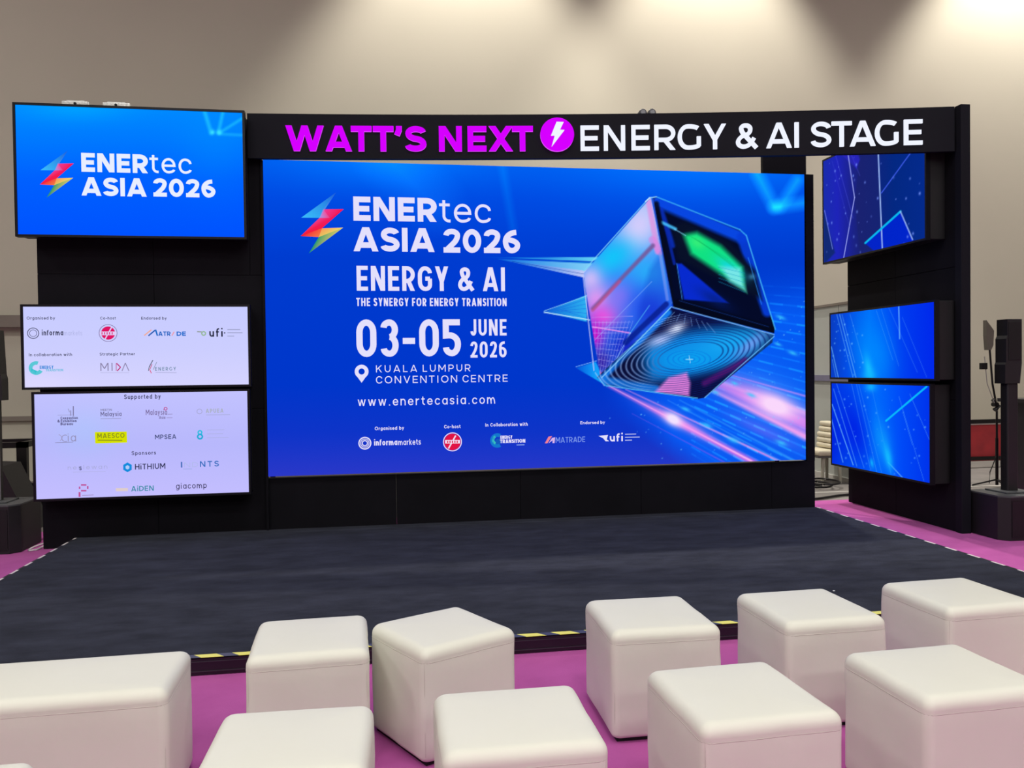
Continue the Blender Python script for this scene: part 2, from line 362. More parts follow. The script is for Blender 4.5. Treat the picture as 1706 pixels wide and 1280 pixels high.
def stroke_polys(pts, closed, r, clip, s):
    p = round_path(pts, closed, r); n = len(p); h = s/2
    if clip and not closed:
        d0 = (p[0]-p[1]).normalized(); d1 = (p[-1]-p[-2]).normalized()
        if abs(p[0].y-clip[0]) < .03 or abs(p[0].y-clip[1]) < .03: p[0] = p[0]+d0*s
        if abs(p[-1].y-clip[0]) < .03 or abs(p[-1].y-clip[1]) < .03: p[-1] = p[-1]+d1*s
    Ls, Rs = [], []
    for i in range(n):
        if closed: a, b = p[i-1], p[(i+1) % n]; e1 = (p[i]-a).normalized(); e2 = (b-p[i]).normalized()
        else:
            e1 = (p[i]-p[i-1]).normalized() if i > 0 else (p[1]-p[0]).normalized()
            e2 = (p[i+1]-p[i]).normalized() if i < n-1 else e1
        n1 = Vector((-e1.y, e1.x)); n2 = Vector((-e2.y, e2.x)); mm = n1+n2
        if mm.length < 1e-5: mm = n1
        mm.normalize(); k = h/max(.5, mm.dot(n1))
        Ls.append(p[i]+mm*k); Rs.append(p[i]-mm*k)
    polys = []
    for i in range(n if closed else n-1):
        j = (i+1) % n; q = [tuple(Rs[i]), tuple(Rs[j]), tuple(Ls[j]), tuple(Ls[i])]
        if clip: q = clip_poly(q, *clip)
        if len(q) >= 3: polys.append(q)
    return polys
def text_polys(txt, width, height, s=.2, R=INF, gap=.12, space=.34, xh=.73):
    """polygons of a line of text filling width x height (capital height); s = stroke / capital height"""
    W = width/height; letters = [c for c in txt if c != ' ']; ns = txt.count(' ')
    ng = sum(1 for a, b in zip(txt, txt[1:]) if a != ' ' and b != ' ')
    free = W - ng*gap - ns*space; nat = sum(NATW[c] for c in letters); k = free/nat
    x = 0.0; out = []
    for i, c in enumerate(txt):
        if c == ' ': x += space; continue
        gw = NATW[c]*k; rr = R if R > 1 else gw*.5
        for pts, cl, r, clip in glyph(c, gw, s, rr, xh):
            for q in stroke_polys(pts, cl, r, clip, s):
                out.append([((x+a)*height, b*height) for a, b in q])
        x += gw
        if i+1 < len(txt) and txt[i+1] != ' ': x += gap
    return out

# ------------------------------------------------------------------ backdrop structure
back = thing('backdrop_frame', 'black boarded backdrop behind the stage that carries the screens and the header', 'backdrop', (1.2, YB+0.1, 0))
def board(x0, x1, z0, z1, y0=YB, y1=YB+0.06):
    return box('board', (x0+.0008, x1-.0008, y0, y1, z0+.0008, z1-.0008), M_BLACK, back, bevel=0.003, seg=1)
board(-2.95, -1.98, 0.01, 1.22); board(-1.98, -1.03, 0.01, 1.22)
board(-2.95, -1.98, 1.22, 2.44); board(-1.98, -1.03, 1.22, 2.44)
board(-2.95, -1.98, 2.44, 3.86); board(-1.98, -1.145, 2.44, 3.86); board(-1.145, -1.03, 2.44, 3.86)
board(-1.03, 0.15, 0.01, 0.575); board(0.15, 1.337, 0.01, 0.575); board(1.337, 2.55, 0.01, 0.575); board(2.55, 3.93, 0.01, 0.575)
board(3.93, 4.405, 0.01, 0.575); board(3.93, 4.405, 0.575, 2.2, YB+.14, YB+.2); board(3.93, 4.405, 2.2, 3.88, YB+.14, YB+.2)
box('post', (4.318, 4.405, YB, YB+.14, 0.575, 3.50), M_BLACK, back)
box('post', (-1.03, -1.012, YB-.05, YB, 0.104, 3.48), M_BLACK, back)
for x in (-2.9, -1.1, 4.3):
    box('rear_strut', (x, x+.08, YB+.2, YB+.85, 0.01, 0.08), M_BLACK, back)
    bm = bmesh.new(); add_tube(bm, [(x+.04, YB+.83, .06), (x+.04, YB+.21, 2.0)], .025, 8); finish('rear_brace', bm, M_BLACK, back)

# side tower on the right
TX = 5.22
tower = thing('side_tower', 'tall black boarded side wall standing on the purple carpet right of the stage', 'stage wall', (TX+.04, 7.6, 0))
def tboard(y0, y1, z0, z1): box('board', (TX, TX+.07, y0+.0015, y1-.0015, z0+.0015, z1-.0015), M_BLACK, tower, bevel=.003, seg=1)
for z0, z1 in ((0.008, 1.22), (1.22, 2.44), (2.44, 3.87)):
    tboard(6.80, 7.70, z0, z1); tboard(7.70, 8.57, z0, z1)
box('front_post', (TX-.014, TX+.08, 6.715, 6.80, 0.008, 3.89), M_HEAD, tower, bevel=.003, seg=1)
box('top_rail', (TX, TX+.07, 6.80, 8.57, 3.87, 3.885), M_HEAD, tower)

# ------------------------------------------------------------------ curved header with lit letters
def arc_y(x): return -0.012*x*x - 0.105*x + 7.643
def arc_n(x):
    t = Vector((1, -0.024*x-0.105, 0)).normalized(); return Vector((t.y, -t.x, 0)), t    # outward (towards the seats), tangent
header = thing('stage_header', 'long slightly curved black header board with lit purple and white lettering over the stage', 'sign', (2.0, 7.4, 3.48))
bm = bmesh.new(); xs = [-1.135+i*(5.188+1.135)/24 for i in range(25)]
prev = None
for x in xs:
    y = arc_y(x); n, t = arc_n(x)
    ring = [bm.verts.new((x, y, 3.482)), bm.verts.new((x, y, 3.885)), bm.verts.new((x-n.x*.05, y-n.y*.05, 3.885)), bm.verts.new((x-n.x*.05, y-n.y*.05, 3.482))]
    if prev:
        for k in range(4): bm.faces.new((prev[k], prev[(k+1) % 4], ring[(k+1) % 4], ring[k]))
    else: bm.faces.new(ring)
    prev = ring
bm.faces.new(prev[::-1])
finish('header_board', bm, M_HEAD, header)
def solid_letters(polys, x0, z0, name, mats, depth, parent, off=0.0):
    """prisms standing proud of the header; polys in metres along the board / up"""
    bm = bmesh.new()
    for q in polys:
        F, Bk = [], []
        for a, b in q:
            x = x0+a; n, t = arc_n(x); base = Vector((x, arc_y(x), z0+b))
            Bk.append(bm.verts.new(base+n*off)); F.append(bm.verts.new(base+n*(off+depth)))
        ar = sum(q[i-1][0]*q[i][1]-q[i][0]*q[i-1][1] for i in range(len(q)))
        if ar < 0: F.reverse(); Bk.reverse()
        f1 = bm.faces.new(F); f1.material_index = 0
        bm.faces.new(Bk[::-1]).material_index = 1
        for i in range(len(F)):
            j = (i+1) % len(F); bm.faces.new((F[j], F[i], Bk[i], Bk[j])).material_index = 1
    me = bpy.data.meshes.new(name); bm.to_mesh(me); bm.free()
    for mm in mats: me.materials.append(mm)
    o = bpy.data.objects.new(name, me); COL.objects.link(o); o.parent = parent; o.matrix_parent_inverse = Matrix.Translation(-parent_world(parent))
    return o
HL = [('W',-0.797,-0.457),('A',-0.443,-0.205),('T',-0.215,-0.030),('T',-0.018,0.167),("'",0.189,0.244),('S',0.272,0.463),('N',0.576,0.784),('E',0.835,1.007),('X',1.026,1.248),('T',1.239,1.429),
      ('E',1.861,2.027),('N',2.072,2.265),('E',2.323,2.488),('R',2.530,2.719),('G',2.741,2.949),('Y',2.976,3.178),('&',3.265,3.453),('A',3.535,3.762),('I',3.783,3.829),('S',3.935,4.111),('T',4.116,4.292),('A',4.276,4.500),('G',4.496,4.699),('E',4.748,4.907)]
for i, (c, a, b) in enumerate(HL):
    mag = i < 10; H = .229; s = .225 if mag else .158
    wv = (b-a)/H; ps = []
    for pts, cl, r, clip in glyph(c, wv, s if c != 'I' else min(s, wv), INF): ps += stroke_polys(pts, cl, r, clip, s if c != 'I' else min(s, wv))
    ps = [[(x*H, y*H) for x, y in q] for q in ps]
    o = solid_letters(ps, a, 3.547, 'letter', (M_GLOWM, M_GLOWE) if mag else (M_GLOWW, M_GLOWW), .018, header)
    o['label'] = 'glowing purple letter' if mag else 'glowing white letter'
cx, cz, rad = 1.648, 3.6935, .153
disc = [(rad*math.cos(t*math.tau/40), rad*math.sin(t*math.tau/40)) for t in range(40)]
o = solid_letters([disc], cx, cz, 'emblem_disc', (M_GLOWM, M_GLOWE), .03, header); o['label'] = 'round glowing purple emblem'
b1 = [(1.643, 3.806), (1.707, 3.803), (1.673, 3.733), (1.625, 3.681), (1.591, 3.681)]
b2 = [(1.673, 3.733), (1.714, 3.731), (1.595, 3.578), (1.625, 3.681)]
o = solid_letters([[(x-cx, z-cz) for x, z in q] for q in (b1, b2)], cx, cz, 'lightning_bolt', (M_GLOWW, M_GLOWW), .008, header, off=.0302); o['label'] = 'white lightning bolt'

# two small round lamp heads clipped behind the header's top edge
M_GREY = mat('grey_cast_metal', (120, 120, 126), 0.4, metal=0.5, noise=0.2, nscale=40)
for k, x in enumerate((2.462, 2.546)):
    y = arc_y(x)+.12
    t = thing('clamp_lamp', ('small round grey lamp head above the header, left one of the pair', 'small round grey lamp head above the header, right one of the pair')[k], 'lamp', (x, y, 3.885), 'round lamp heads on the header')
    bm = bmesh.new(); add_tube(bm, [(x, y-.03, 3.922), (x, y-.022, 3.922), (x, y+.05, 3.922)], [.031, .037, .034], 18); finish('lamp_head', bm, mat('dark_lamp_body', (60, 60, 66), .4, noise=.1), t)
    bm = bmesh.new(); add_tube(bm, [(x, y-.034, 3.922), (x, y-.028, 3.922)], [.022, .028], 14); finish('lens', bm, M_GREY, t)
    bm = bmesh.new(); add_tube(bm, [(x, y+.01, 3.80), (x, y+.01, 3.89)], .008, 8); finish('stem', bm, M_GREY, t)

# ------------------------------------------------------------------ screens
class Screen:
    """a flat LED panel: corner artwork coordinates (tl, tr, bl, br) onto a rectangle of u x v metres"""
    def __init__(self, corners, origin, ux, uz, nrm, w, h):
        self.o, self.ux, self.uz, self.n, self.w, self.h = Vector(origin), Vector(ux), Vector(uz), Vector(nrm), w, h
        src = np.array([(0, h), (w, h), (0, 0), (w, 0)], float); dst = np.array(corners, float)
        A = []
        for (x, y), (X, Y) in zip(src, dst):
            A.append([x, y, 1, 0, 0, 0, -X*x, -X*y, -X]); A.append([0, 0, 0, x, y, 1, -Y*x, -Y*y, -Y])
        self.H = np.linalg.svd(np.array(A))[2][-1].reshape(3, 3); self.I = np.linalg.inv(self.H)
    def art(self, u, v):
        q = self.H @ np.stack([u, v, np.ones_like(u)]); return q[0]/q[2], q[1]/q[2]
    def uv(self, X, Y):
        q = self.I @ np.array([X, Y, 1.0]); return q[0]/q[2], q[1]/q[2]
    def pos(self, u, v, d): return self.o + self.ux*u + self.uz*v + self.n*d
def colour_mesh(name, verts, faces, cols, parent, material=M_SCREEN):
    me = bpy.data.meshes.new(name)
    me.vertices.add(len(verts)); me.vertices.foreach_set('co', np.asarray(verts, np.float32).ravel())
    faces = list(faces) if not isinstance(faces, np.ndarray) else faces
    if isinstance(faces, np.ndarray):
        n, k = faces.shape; me.loops.add(n*k); me.loops.foreach_set('vertex_index', faces.ravel().astype(np.int32))
        me.polygons.add(n); me.polygons.foreach_set('loop_start', np.arange(0, n*k, k, dtype=np.int32))
    me.update(calc_edges=True)
    at = me.color_attributes.new('screen_colour', 'FLOAT_COLOR', 'POINT')
    c4 = np.ones((len(verts), 4), np.float32); c4[:, :3] = cols; at.data.foreach_set('color', c4.ravel())
    me.materials.append(material)
    o = bpy.data.objects.new(name, me); COL.objects.link(o); o.parent = parent; o.matrix_parent_inverse = Matrix.Translation(-parent_world(parent))
    return o
def display(scr, parent, nx, ny, paint, name='display'):
    u, v = np.meshgrid(np.linspace(0, scr.w, nx+1), np.linspace(0, scr.h, ny+1)); u = u.ravel(); v = v.ravel()
    X, Y = scr.art(u, v); col = np.clip(paint(X, Y), 0, 1)
    P = np.array(scr.o)[None]+u[:, None]*np.array(scr.ux)+v[:, None]*np.array(scr.uz)
    i = np.arange(nx*ny); r, c = i//nx, i % nx; a = r*(nx+1)+c
    F = np.stack([a, a+1, a+nx+2, a+nx+1], 1)
    if scr.ux.cross(scr.uz).dot(scr.n) < 0: F = F[:, ::-1]
    return colour_mesh(name, P, F.copy(), s2l(col), parent)
class Print:
    """flat print shown on a screen: collects polygons in u,v metres with their colours"""
    def __init__(s, scr): s.scr = scr; s.V = []; s.F = []; s.C = []; s.layer = 0.002
    def poly(s, pts, rgb):
        """pts in u,v; rgb one colour or one per point (0-255)"""
        k = len(s.V); cols = rgb if isinstance(rgb[0], (tuple, list)) else [rgb]*len(pts)
        for (u, v), c in zip(pts, cols): s.V.append(tuple(s.scr.pos(u, v, s.layer))); s.C.append(s2l(np.array(c)/255.0))
        if len(pts) <= 4: tris = [tuple(range(len(pts)))] if len(pts) == 3 else [(0, 1, 2), (0, 2, 3)]
        else: tris = geometry.tessellate_polygon([[Vector((a, b, 0)) for a, b in pts]])
        for t in tris: s.F.append([k+q for q in t])
    def art(s, pts, rgb): s.poly([s.scr.uv(*p) for p in pts], rgb)
    def text(s, txt, x0, x1, top, base, rgb, st=.2, R=INF, gap=.12, space=.34, x1y=None, xh=.73):
        u0, v0 = s.scr.uv(x0, base); _, v1 = s.scr.uv(x0, top); u1, _ = s.scr.uv(x1, base if x1y is None else x1y)
        for q in text_polys(txt, u1-u0, v1-v0, st, R, gap, space, xh): s.poly([(u0+a, v0+b) for a, b in q], rgb)
    def ring(s, x, y, r, t, rgb, a0=0, a1=360, n=32):
        u, v = s.scr.uv(x, y); k = abs(s.scr.uv(x, y+r)[1]-v)/r; ro, ri = r*k, (r-t)*k
        for i in range(n):
            A, B = math.radians(a0+(a1-a0)*i/n), math.radians(a0+(a1-a0)*(i+1)/n)
            if t >= r: s.poly([(u, v), (u+ro*math.cos(A), v+ro*math.sin(A)), (u+ro*math.cos(B), v+ro*math.sin(B))], rgb)
            else: s.poly([(u+ri*math.cos(A), v+ri*math.sin(A)), (u+ro*math.cos(A), v+ro*math.sin(A)), (u+ro*math.cos(B), v+ro*math.sin(B)), (u+ri*math.cos(B), v+ri*math.sin(B))], rgb)
    def line(s, x0, y0, x1, y1, wd, rgb):
        a, b = Vector((x0, y0)), Vector((x1, y1)); d = (b-a).normalized(); n = Vector((-d.y, d.x))*wd/2
        s.art([tuple(a+n), tuple(b+n), tuple(b-n), tuple(a-n)], rgb)
    def cut(s, name, parent, label=None):
        o = s.done(name, parent); s.V = []; s.F = []; s.C = []
        if label: o['label'] = label
        return o
    def done(s, name, parent):
        # every triangle faces the viewer
        V = np.array(s.V); F = np.array(s.F)
        nn = np.cross(V[F[:, 1]]-V[F[:, 0]], V[F[:, 2]]-V[F[:, 0]]) @ np.array(s.scr.n); F[nn < 0] = F[nn < 0][:, ::-1]
        return colour_mesh(name, V, F, np.array(s.C), parent)

# painting helpers, colours 0..255 in, image arrays of N x 3 (0..1)
def mixc(img, c, a): a = np.clip(a, 0, 1)[:, None]; return img*(1-a)+np.array(c, float)/255*a
def add(img, c, a): return img+np.array(c, float)[None]/255*np.clip(a, 0, None)[:, None]
def glow(X, Y, x, y, sx, sy=None, rot=0):
    sy = sy or sx; c, s_ = math.cos(math.radians(rot)), math.sin(math.radians(rot)); dx, dy = X-x, Y-y
    return np.exp(-(((dx*c+dy*s_)/sx)**2+((-dx*s_+dy*c)/sy)**2))
def seg(X, Y, x0, y0, x1, y1, wd, soft=1.0, taper=0.0):
    dx, dy = x1-x0, y1-y0; L2 = dx*dx+dy*dy; t = np.clip(((X-x0)*dx+(Y-y0)*dy)/L2, 0, 1)
    d = np.hypot(X-x0-t*dx, Y-y0-t*dy); w_ = wd*(1-taper*(1-t))
    return np.clip((w_/2-d)/soft+.5, 0, 1)
def convex(X, Y, pts, soft=1.2):
    n = len(pts); ar = sum(pts[i-1][0]*pts[i][1]-pts[i][0]*pts[i-1][1] for i in range(n)); sg = 1 if ar > 0 else -1
    m_ = np.full(X.shape, 1e9)
    for i in range(n):
        (ax, ay), (bx, by) = pts[i-1], pts[i]; L_ = math.hypot(bx-ax, by-ay)
        m_ = np.minimum(m_, sg*((bx-ax)*(Y-ay)-(by-ay)*(X-ax))/L_)
    return np.clip(m_/soft+.5, 0, 1)
def vgrad(Y, stops):
    ys = [q[0] for q in stops]; return np.stack([np.interp(Y, ys, [q[1][k] for q in stops]) for k in range(3)], 1)/255.0

def logo(pr, T):
    """folded lightning ribbon in blue, red and yellow; T maps drawing units to artwork units"""
    A = lambda pts: [T(*p) for p in pts]
    pr.art(A([(382, 450), (210, 576), (300, 577)]), [(30, 90, 215), (60, 190, 250), (50, 170, 245)])
    pr.art(A([(382, 450), (300, 577), (319, 534)]), [(30, 90, 215), (50, 170, 245), (110, 130, 235)])
    pr.art(A([(319, 534), (300, 577), (352, 577)]), [(240, 90, 170), (150, 150, 235), (235, 60, 130)])
    pr.art(A([(319, 534), (352, 577), (420, 533)]), [(240, 60, 150), (235, 40, 110), (250, 15, 70)])
    pr.art(A([(352, 577), (420, 533), (313, 628)]), [(240, 30, 100), (250, 15, 70), (245, 20, 80)])
    pr.art(A([(352, 577), (313, 628), (208, 667), (300, 577)]), [(240, 30, 100), (245, 25, 70), (245, 30, 50), (240, 60, 140)])
    pr.art(A([(313, 628), (297, 672), (208, 667)]), [(245, 90, 60), (245, 120, 70), (240, 20, 60)])
    pr.art(A([(313, 628), (417, 625), (297, 672)]), [(250, 150, 90), (240, 215, 110), (230, 190, 90)])
    pr.art(A([(417, 625), (248, 753), (297, 672)]), [(220, 205, 100), (5, 140, 120), (30, 160, 110)])

# ---------------- main wall of LEDs
WH = (228, 224, 252)
ms = Screen([(437, 266.4), (1341, 290.2), (448, 792), (1341, 768)], (-1.01, 7.80, 0.595), (1, 0, 0), (0, 0, 1), (0, -1, 0), 5.292, 2.893)
led = thing('led_video_wall', 'huge blue LED screen with event title and a glass cube artwork in the middle of the backdrop', 'screen', (1.64, 7.85, 0.6))
box('screen_cabinet', (-1.01, 4.282, 7.803, YB-.002, 0.597, 3.487), M_HOUS, led)
RNG = np.random.RandomState(3)
T0, Lf, Cc, Rt_, Rb, Bl, Bm = (1087, 327), (969, 457), (1117, 515), (1243, 391), (1290.5, 556), (989, 624), (1164, 665)
STARS = [(RNG.uniform(1000, 1341), RNG.uniform(490, 768), RNG.uniform(.6, 1.1), RNG.uniform(.3, .9)) for _ in range(90)]
def paint_main(X, Y):
    img = vgrad(Y, [(266, (0, 92, 238)), (330, (0, 74, 226)), (430, (0, 60, 208)), (640, (0, 54, 202)), (720, (14, 52, 200)), (790, (42, 56, 200))])
    img = add(img, (0, 30, 22), glow(X, Y, 640, 262, 150, 50)); img = add(img, (0, 26, 20), glow(X, Y, 1160, 270, 220, 70))
    img = add(img, (10, 40, 30), seg(X, Y, 640, 262, 720, 340, 60, 60)*.5)
    img = add(img, (0, 40, 20), seg(X, Y, 832, 262, 852, 380, 10, 12)*.55)
    # v shaped light beams, upper right
    for x0, y0, x1, y1, w_ in ((1262, 290, 1290, 345, 16), (1330, 300, 1300, 345, 14), (1290, 346, 1341, 338, 16)):
        img = add(img, (20, 110, 60), seg(X, Y, x0, y0, x1, y1, w_, 16)*.6)
    # brighter lower right field
    fld = np.clip(((X-1000)*.55+(Y-560))/120, 0, 1)*np.clip((X-1000)/120, 0, 1)*np.clip((Y-440)/90, 0, 1)*np.clip(((X-985)*.72-(Y-642))/45+.7, 0, 1)
    img = mixc(img, (6, 96, 250), fld*.85)
    img = add(img, (60, 60, 20), glow(X, Y, 1290, 670, 90, 40, 30)*.5*fld)
    # receding streaks, all leaving the cube towards the lower right
    for i in range(26):
        y0 = 470+i*11.5; sl = .06+.022*i; x1 = 1341; t = RNG2[i]
        a = seg(X, Y, 1150, y0, x1, y0+sl*(x1-1150), 2.0+1.5*t, 2.0)*fld
        dash = .35+.65*(np.sin((X+i*37)*(.10+.06*t)) > .1)
        img = add(img, (30, 130, 70), a*dash*(.22+.35*t)*np.clip((X-1130)/30, 0, 1))
    for x0, y0, x1, y1, w_, c, k in (
            (1012, 644, 1256, 774, 10, (240, 120, 235), .9), (1012, 644, 1250, 770, 2.5, (255, 200, 245), .8), (1040, 650, 1300, 772, 3.5, (250, 150, 235), .8),
            (1050, 690, 1205, 772, 2, (140, 90, 240), .6), (1180, 636, 1341, 708, 30, (240, 130, 240), .8), (1185, 652, 1341, 730, 11, (255, 165, 240), .9),
            (1200, 640, 1341, 690, 8, (255, 190, 250), .55), (1200, 622, 1341, 662, 3, (200, 140, 250), .7), (1130, 668, 1341, 780, 4, (60, 170, 255), .6), (1110, 668, 1320, 782, 3, (70, 160, 255), .6)):
        img = mixc(img, c, seg(X, Y, x0, y0, x1, y1, w_, w_*.7, .75)*k)
    img = mixc(img, (250, 150, 240), glow(X, Y, 1130, 705, 60, 9, 28)*.85); img = mixc(img, (242, 225, 255), np.clip(glow(X, Y, 1119, 700, 15, 9, 30)*1.3, 0, 1))
    img = mixc(img, (245, 150, 240), glow(X, Y, 1270, 668, 80, 20, 24)*.75); img = mixc(img, (250, 215, 252), np.clip(glow(X, Y, 1290, 678, 34, 16, 22)*1.3, 0, 1)); img = mixc(img, (150, 110, 250), glow(X, Y, 1270, 720, 60, 10, 25)*.4)
    for x, y, r, k in STARS: img = mixc(img, (120, 210, 255), glow(X, Y, x, y, r)*k)
    for x, y, r in ((1258, 521, 5), (1300, 530, 5), (1222, 640, 4), (1190, 655, 4), (1250, 660, 5), (1140, 683, 5), (1175, 710, 6), (1220, 735, 7), (1300, 740, 6), (1320, 590, 5), (1295, 575, 4)):
        img = mixc(img, (60, 200, 255), glow(X, Y, x, y, r*1.6, r*.6, 22)*.8)
    # light fans left of the cube
    def fan(p, c1, c2, k=.9):
        m_ = convex(X, Y, p, 1.0); t = np.clip((X-p[0][0])/(p[1][0]-p[0][0]), 0, 1)
        t = t**.7; c = np.array(c1)[None]/255*(1-t[:, None])+np.array(c2)[None]/255*t[:, None]
        a = (m_*k*(.25+.75*t))[:, None]; return img*(1-a)+c*a
    img = fan([(822, 430), (1000, 429), (985, 436)], (0, 150, 235), (120, 235, 250))
    img = fan([(826, 432), (1000, 441), (984, 466)], (30, 170, 240), (240, 222, 255), 1.0); img = fan([(830, 433), (990, 438), (972, 452)], (0, 140, 235), (60, 210, 245), .55)
    img = mixc(img, (0, 40, 150), seg(X, Y, 850, 436, 985, 460, 1.0)*.5)
    img = fan([(904, 521), (975, 492), (975, 537)], (40, 180, 235), (50, 190, 245), .9)
    img = mixc(img, (190, 235, 250), seg(X, Y, 904, 521, 980, 534, 1.6)); img = mixc(img, (150, 225, 250), seg(X, Y, 904, 519, 975, 494, 1.2)*.8)
    for k in range(5): img = mixc(img, (20, 90, 220), seg(X, Y, 915+k*6, 519, 975, 499+k*8, .9)*.5)
    img = fan([(957, 614), (990, 604), (1010, 645)], (10, 150, 250), (20, 170, 255), .9); img = mixc(img, (120, 190, 255), seg(X, Y, 957, 612, 992, 602, 1.0))
    # ---- cube, left face
    rim = .0
    mL = convex(X, Y, [(1083, 329), Lf, (972, 475), (986, 616), (996, 631), (1113, 520), (1118, 505)], 1.4)
    L = np.ones((len(X), 3))*np.array([[40, 130, 250]])/255
    L = mixc(L, (160, 195, 250), glow(X, Y, 1072, 358, 56, 60)); L = mixc(L, (222, 205, 252), glow(X, Y, 1060, 385, 30, 40, 25))
    L = mixc(L, (20, 195, 250), glow(X, Y, 1018, 430, 44, 28, -30)); L = mixc(L, (40, 180, 250), glow(X, Y, 1075, 455, 30, 28)*.8)
    L = mixc(L, (195, 190, 250), glow(X, Y, 982, 466, 20, 24)); L = mixc(L, (215, 160, 242), glow(X, Y, 992, 498, 26, 26))
    L = mixc(L, (235, 90, 225), glow(X, Y, 1003, 528, 30, 24)); L = mixc(L, (150, 120, 245), glow(X, Y, 1030, 495, 24, 26)*.75)
    L = mixc(L, (30, 60, 225), glow(X, Y, 1085, 520, 32, 40, -45)*.95); L = mixc(L, (20, 30, 190), glow(X, Y, 1040, 580, 34, 34, -45)*.9)
    L = mixc(L, (200, 20, 200), glow(X, Y, 988, 560, 16, 26)); L = mixc(L, (60, 20, 150), glow(X, Y, 1000, 605, 18, 22)*.8)
    L = mixc(L, (225, 150, 225), seg(X, Y, 1079, 336, 1094, 420, 9, 4)*.8); L = mixc(L, (225, 130, 225), seg(X, Y, 1085, 400, 1098, 420, 12, 3)*.6)
    L = mixc(L, (120, 85, 150), seg(X, Y, 1086, 410, 985, 515, 6, 4, -.2)*.85); L = mixc(L, (200, 80, 140), seg(X, Y, 1030, 470, 985, 518, 5, 3)*.6)
    L = mixc(L, (16, 60, 200), convex(X, Y, [(1098, 425), (1112, 505), (1050, 565), (1080, 450)], 10)*.35)
    for k in range(11):
        L = mixc(L, (205, 190, 255), seg(X, Y, 984, 530+k*8.5, 1052-k*4, 528+k*9.5, .8)*.55)
        L = mixc(L, (170, 190, 255), seg(X, Y, 990+k*6.2, 536, 984+k*4.4, 626-k*2, .8)*.5)
    L = mixc(L, (240, 150, 240), seg(X, Y, 982, 545, 1048, 556, 2)*.9); L = mixc(L, (150, 190, 255), seg(X, Y, 1084, 470, 984, 572, 1)*.6)
    L = mixc(L, (150, 200, 255), seg(X, Y, 1048, 556, 1012, 622, 1.2)*.8)
    L = mixc(L, (90, 200, 250), seg(X, Y, 1080, 510, 1046, 558, 1.5)*.6); L = mixc(L, (150, 160, 240), seg(X, Y, 1098, 424, 1110, 500, 5, 2)*.5)
    L = mixc(L, (225, 120, 190), seg(X, Y, 987, 618, 998, 624, 6, 2)*.8)
    L = mixc(L, (8, 30, 140), seg(X, Y, 1108, 508, 1040, 572, 9, 3)*.85); L = mixc(L, (20, 140, 240), seg(X, Y, 1114, 518, 1006, 626, 6, 2))
    img = img*(1-mL[:, None])+L*mL[:, None]
    # ---- cube, right face
    mR = convex(X, Y, [(1086, 329), (1094, 328), (1232, 383), (1243, 393), (1290, 548), (1289, 557), (1120, 513)], 1.4)
    R = np.ones((len(X), 3))*np.array([[4, 10, 40]])/255
    R = mixc(R, (8, 70, 225), seg(X, Y, 1096, 336, 1236, 396, 20, 8)); R = mixc(R, (6, 60, 215), seg(X, Y, 1236, 396, 1278, 520, 18, 6)*.95)
    R = mixc(R, (10, 50, 200), seg(X, Y, 1100, 350, 1120, 410, 8, 4)*.8)
    R = mixc(R, (8, 16, 40), convex(X, Y, [(1118, 378), (1140, 370), (1215, 405), (1258, 452), (1268, 500), (1128, 432)], 8))
    R = mixc(R, (16, 225, 130), convex(X, Y, [(1138, 392), (1160, 388), (1200, 410), (1236, 446), (1240, 484), (1150, 424)], 10))
    R = mixc(R, (60, 240, 120), glow(X, Y, 1160, 405, 14, 9, 30)*.8); R = mixc(R, (20, 215, 225), glow(X, Y, 1216, 448, 26, 10, 35)*.95)
    R = mixc(R, (130, 232, 235), convex(X, Y, [(1200, 446), (1232, 448), (1240, 484), (1215, 470)], 9)*.9)
    for k in range(4): R = mixc(R, (12, 170, 90), seg(X, Y, 1145+k*6, 392+k*3, 1212+k*5, 432+k*6, 1.0)*.35)
    for k in range(5): R = mixc(R, (20, 150, 190), seg(X, Y, 1196, 446+k*6, 1240, 456+k*8, .9)*.6)
    R = mixc(R, (8, 44, 215), convex(X, Y, [(1126, 440), (1134, 440), (1212, 506), (1138, 500)], 3)*.95); R = mixc(R, (6, 30, 110), glow(X, Y, 1190, 500, 30, 10, 30)*.6)
    R = mixc(R, (70, 190, 250), seg(X, Y, 1101, 371, 1124, 382, 5, 3)*.9); R = mixc(R, (130, 210, 250), seg(X, Y, 1122, 382, 1141, 393, 1.2)*.8)
    R = mixc(R, (10, 40, 170), seg(X, Y, 1108, 380, 1122, 440, 5, 2)*.8); R = mixc(R, (60, 150, 250), seg(X, Y, 1126, 440, 1135, 500, 1.2)*.8)
    R = mixc(R, (40, 140, 250), seg(X, Y, 1246, 430, 1268, 508, 1.4)*.7); R = mixc(R, (4, 8, 26), seg(X, Y, 1126, 507, 1284, 552, 16, 5)*.9)
    R = mixc(R, (20, 60, 150), seg(X, Y, 1130, 502, 1280, 546, 1.2)*.6); R = mixc(R, (6, 10, 30), seg(X, Y, 1092, 340, 1118, 500, 9, 4)*.9)
    R = mixc(R, (90, 190, 240), glow(X, Y, 1252, 462, 6, 5)*.5)
    img = img*(1-mR[:, None])+R*mR[:, None]
    # ---- cube, bottom face
    mB = convex(X, Y, [(1117, 514), (1288, 559), (1286, 572), (1172, 664), (1160, 666), (1008, 643), (992, 630), (1000, 622)], 1.4)
    Bf = np.ones((len(X), 3))*np.array([[10, 14, 60]])/255
    Bf = mixc(Bf, (20, 120, 235), seg(X, Y, 1112, 522, 1000, 632, 10, 5)); Bf = mixc(Bf, (20, 120, 230), seg(X, Y, 1000, 634, 1090, 650, 14, 6)*.9)
    e = np.hypot((X-1150+(Y-590)*.35)/100, (Y-594+(X-1150)*.10)/42)
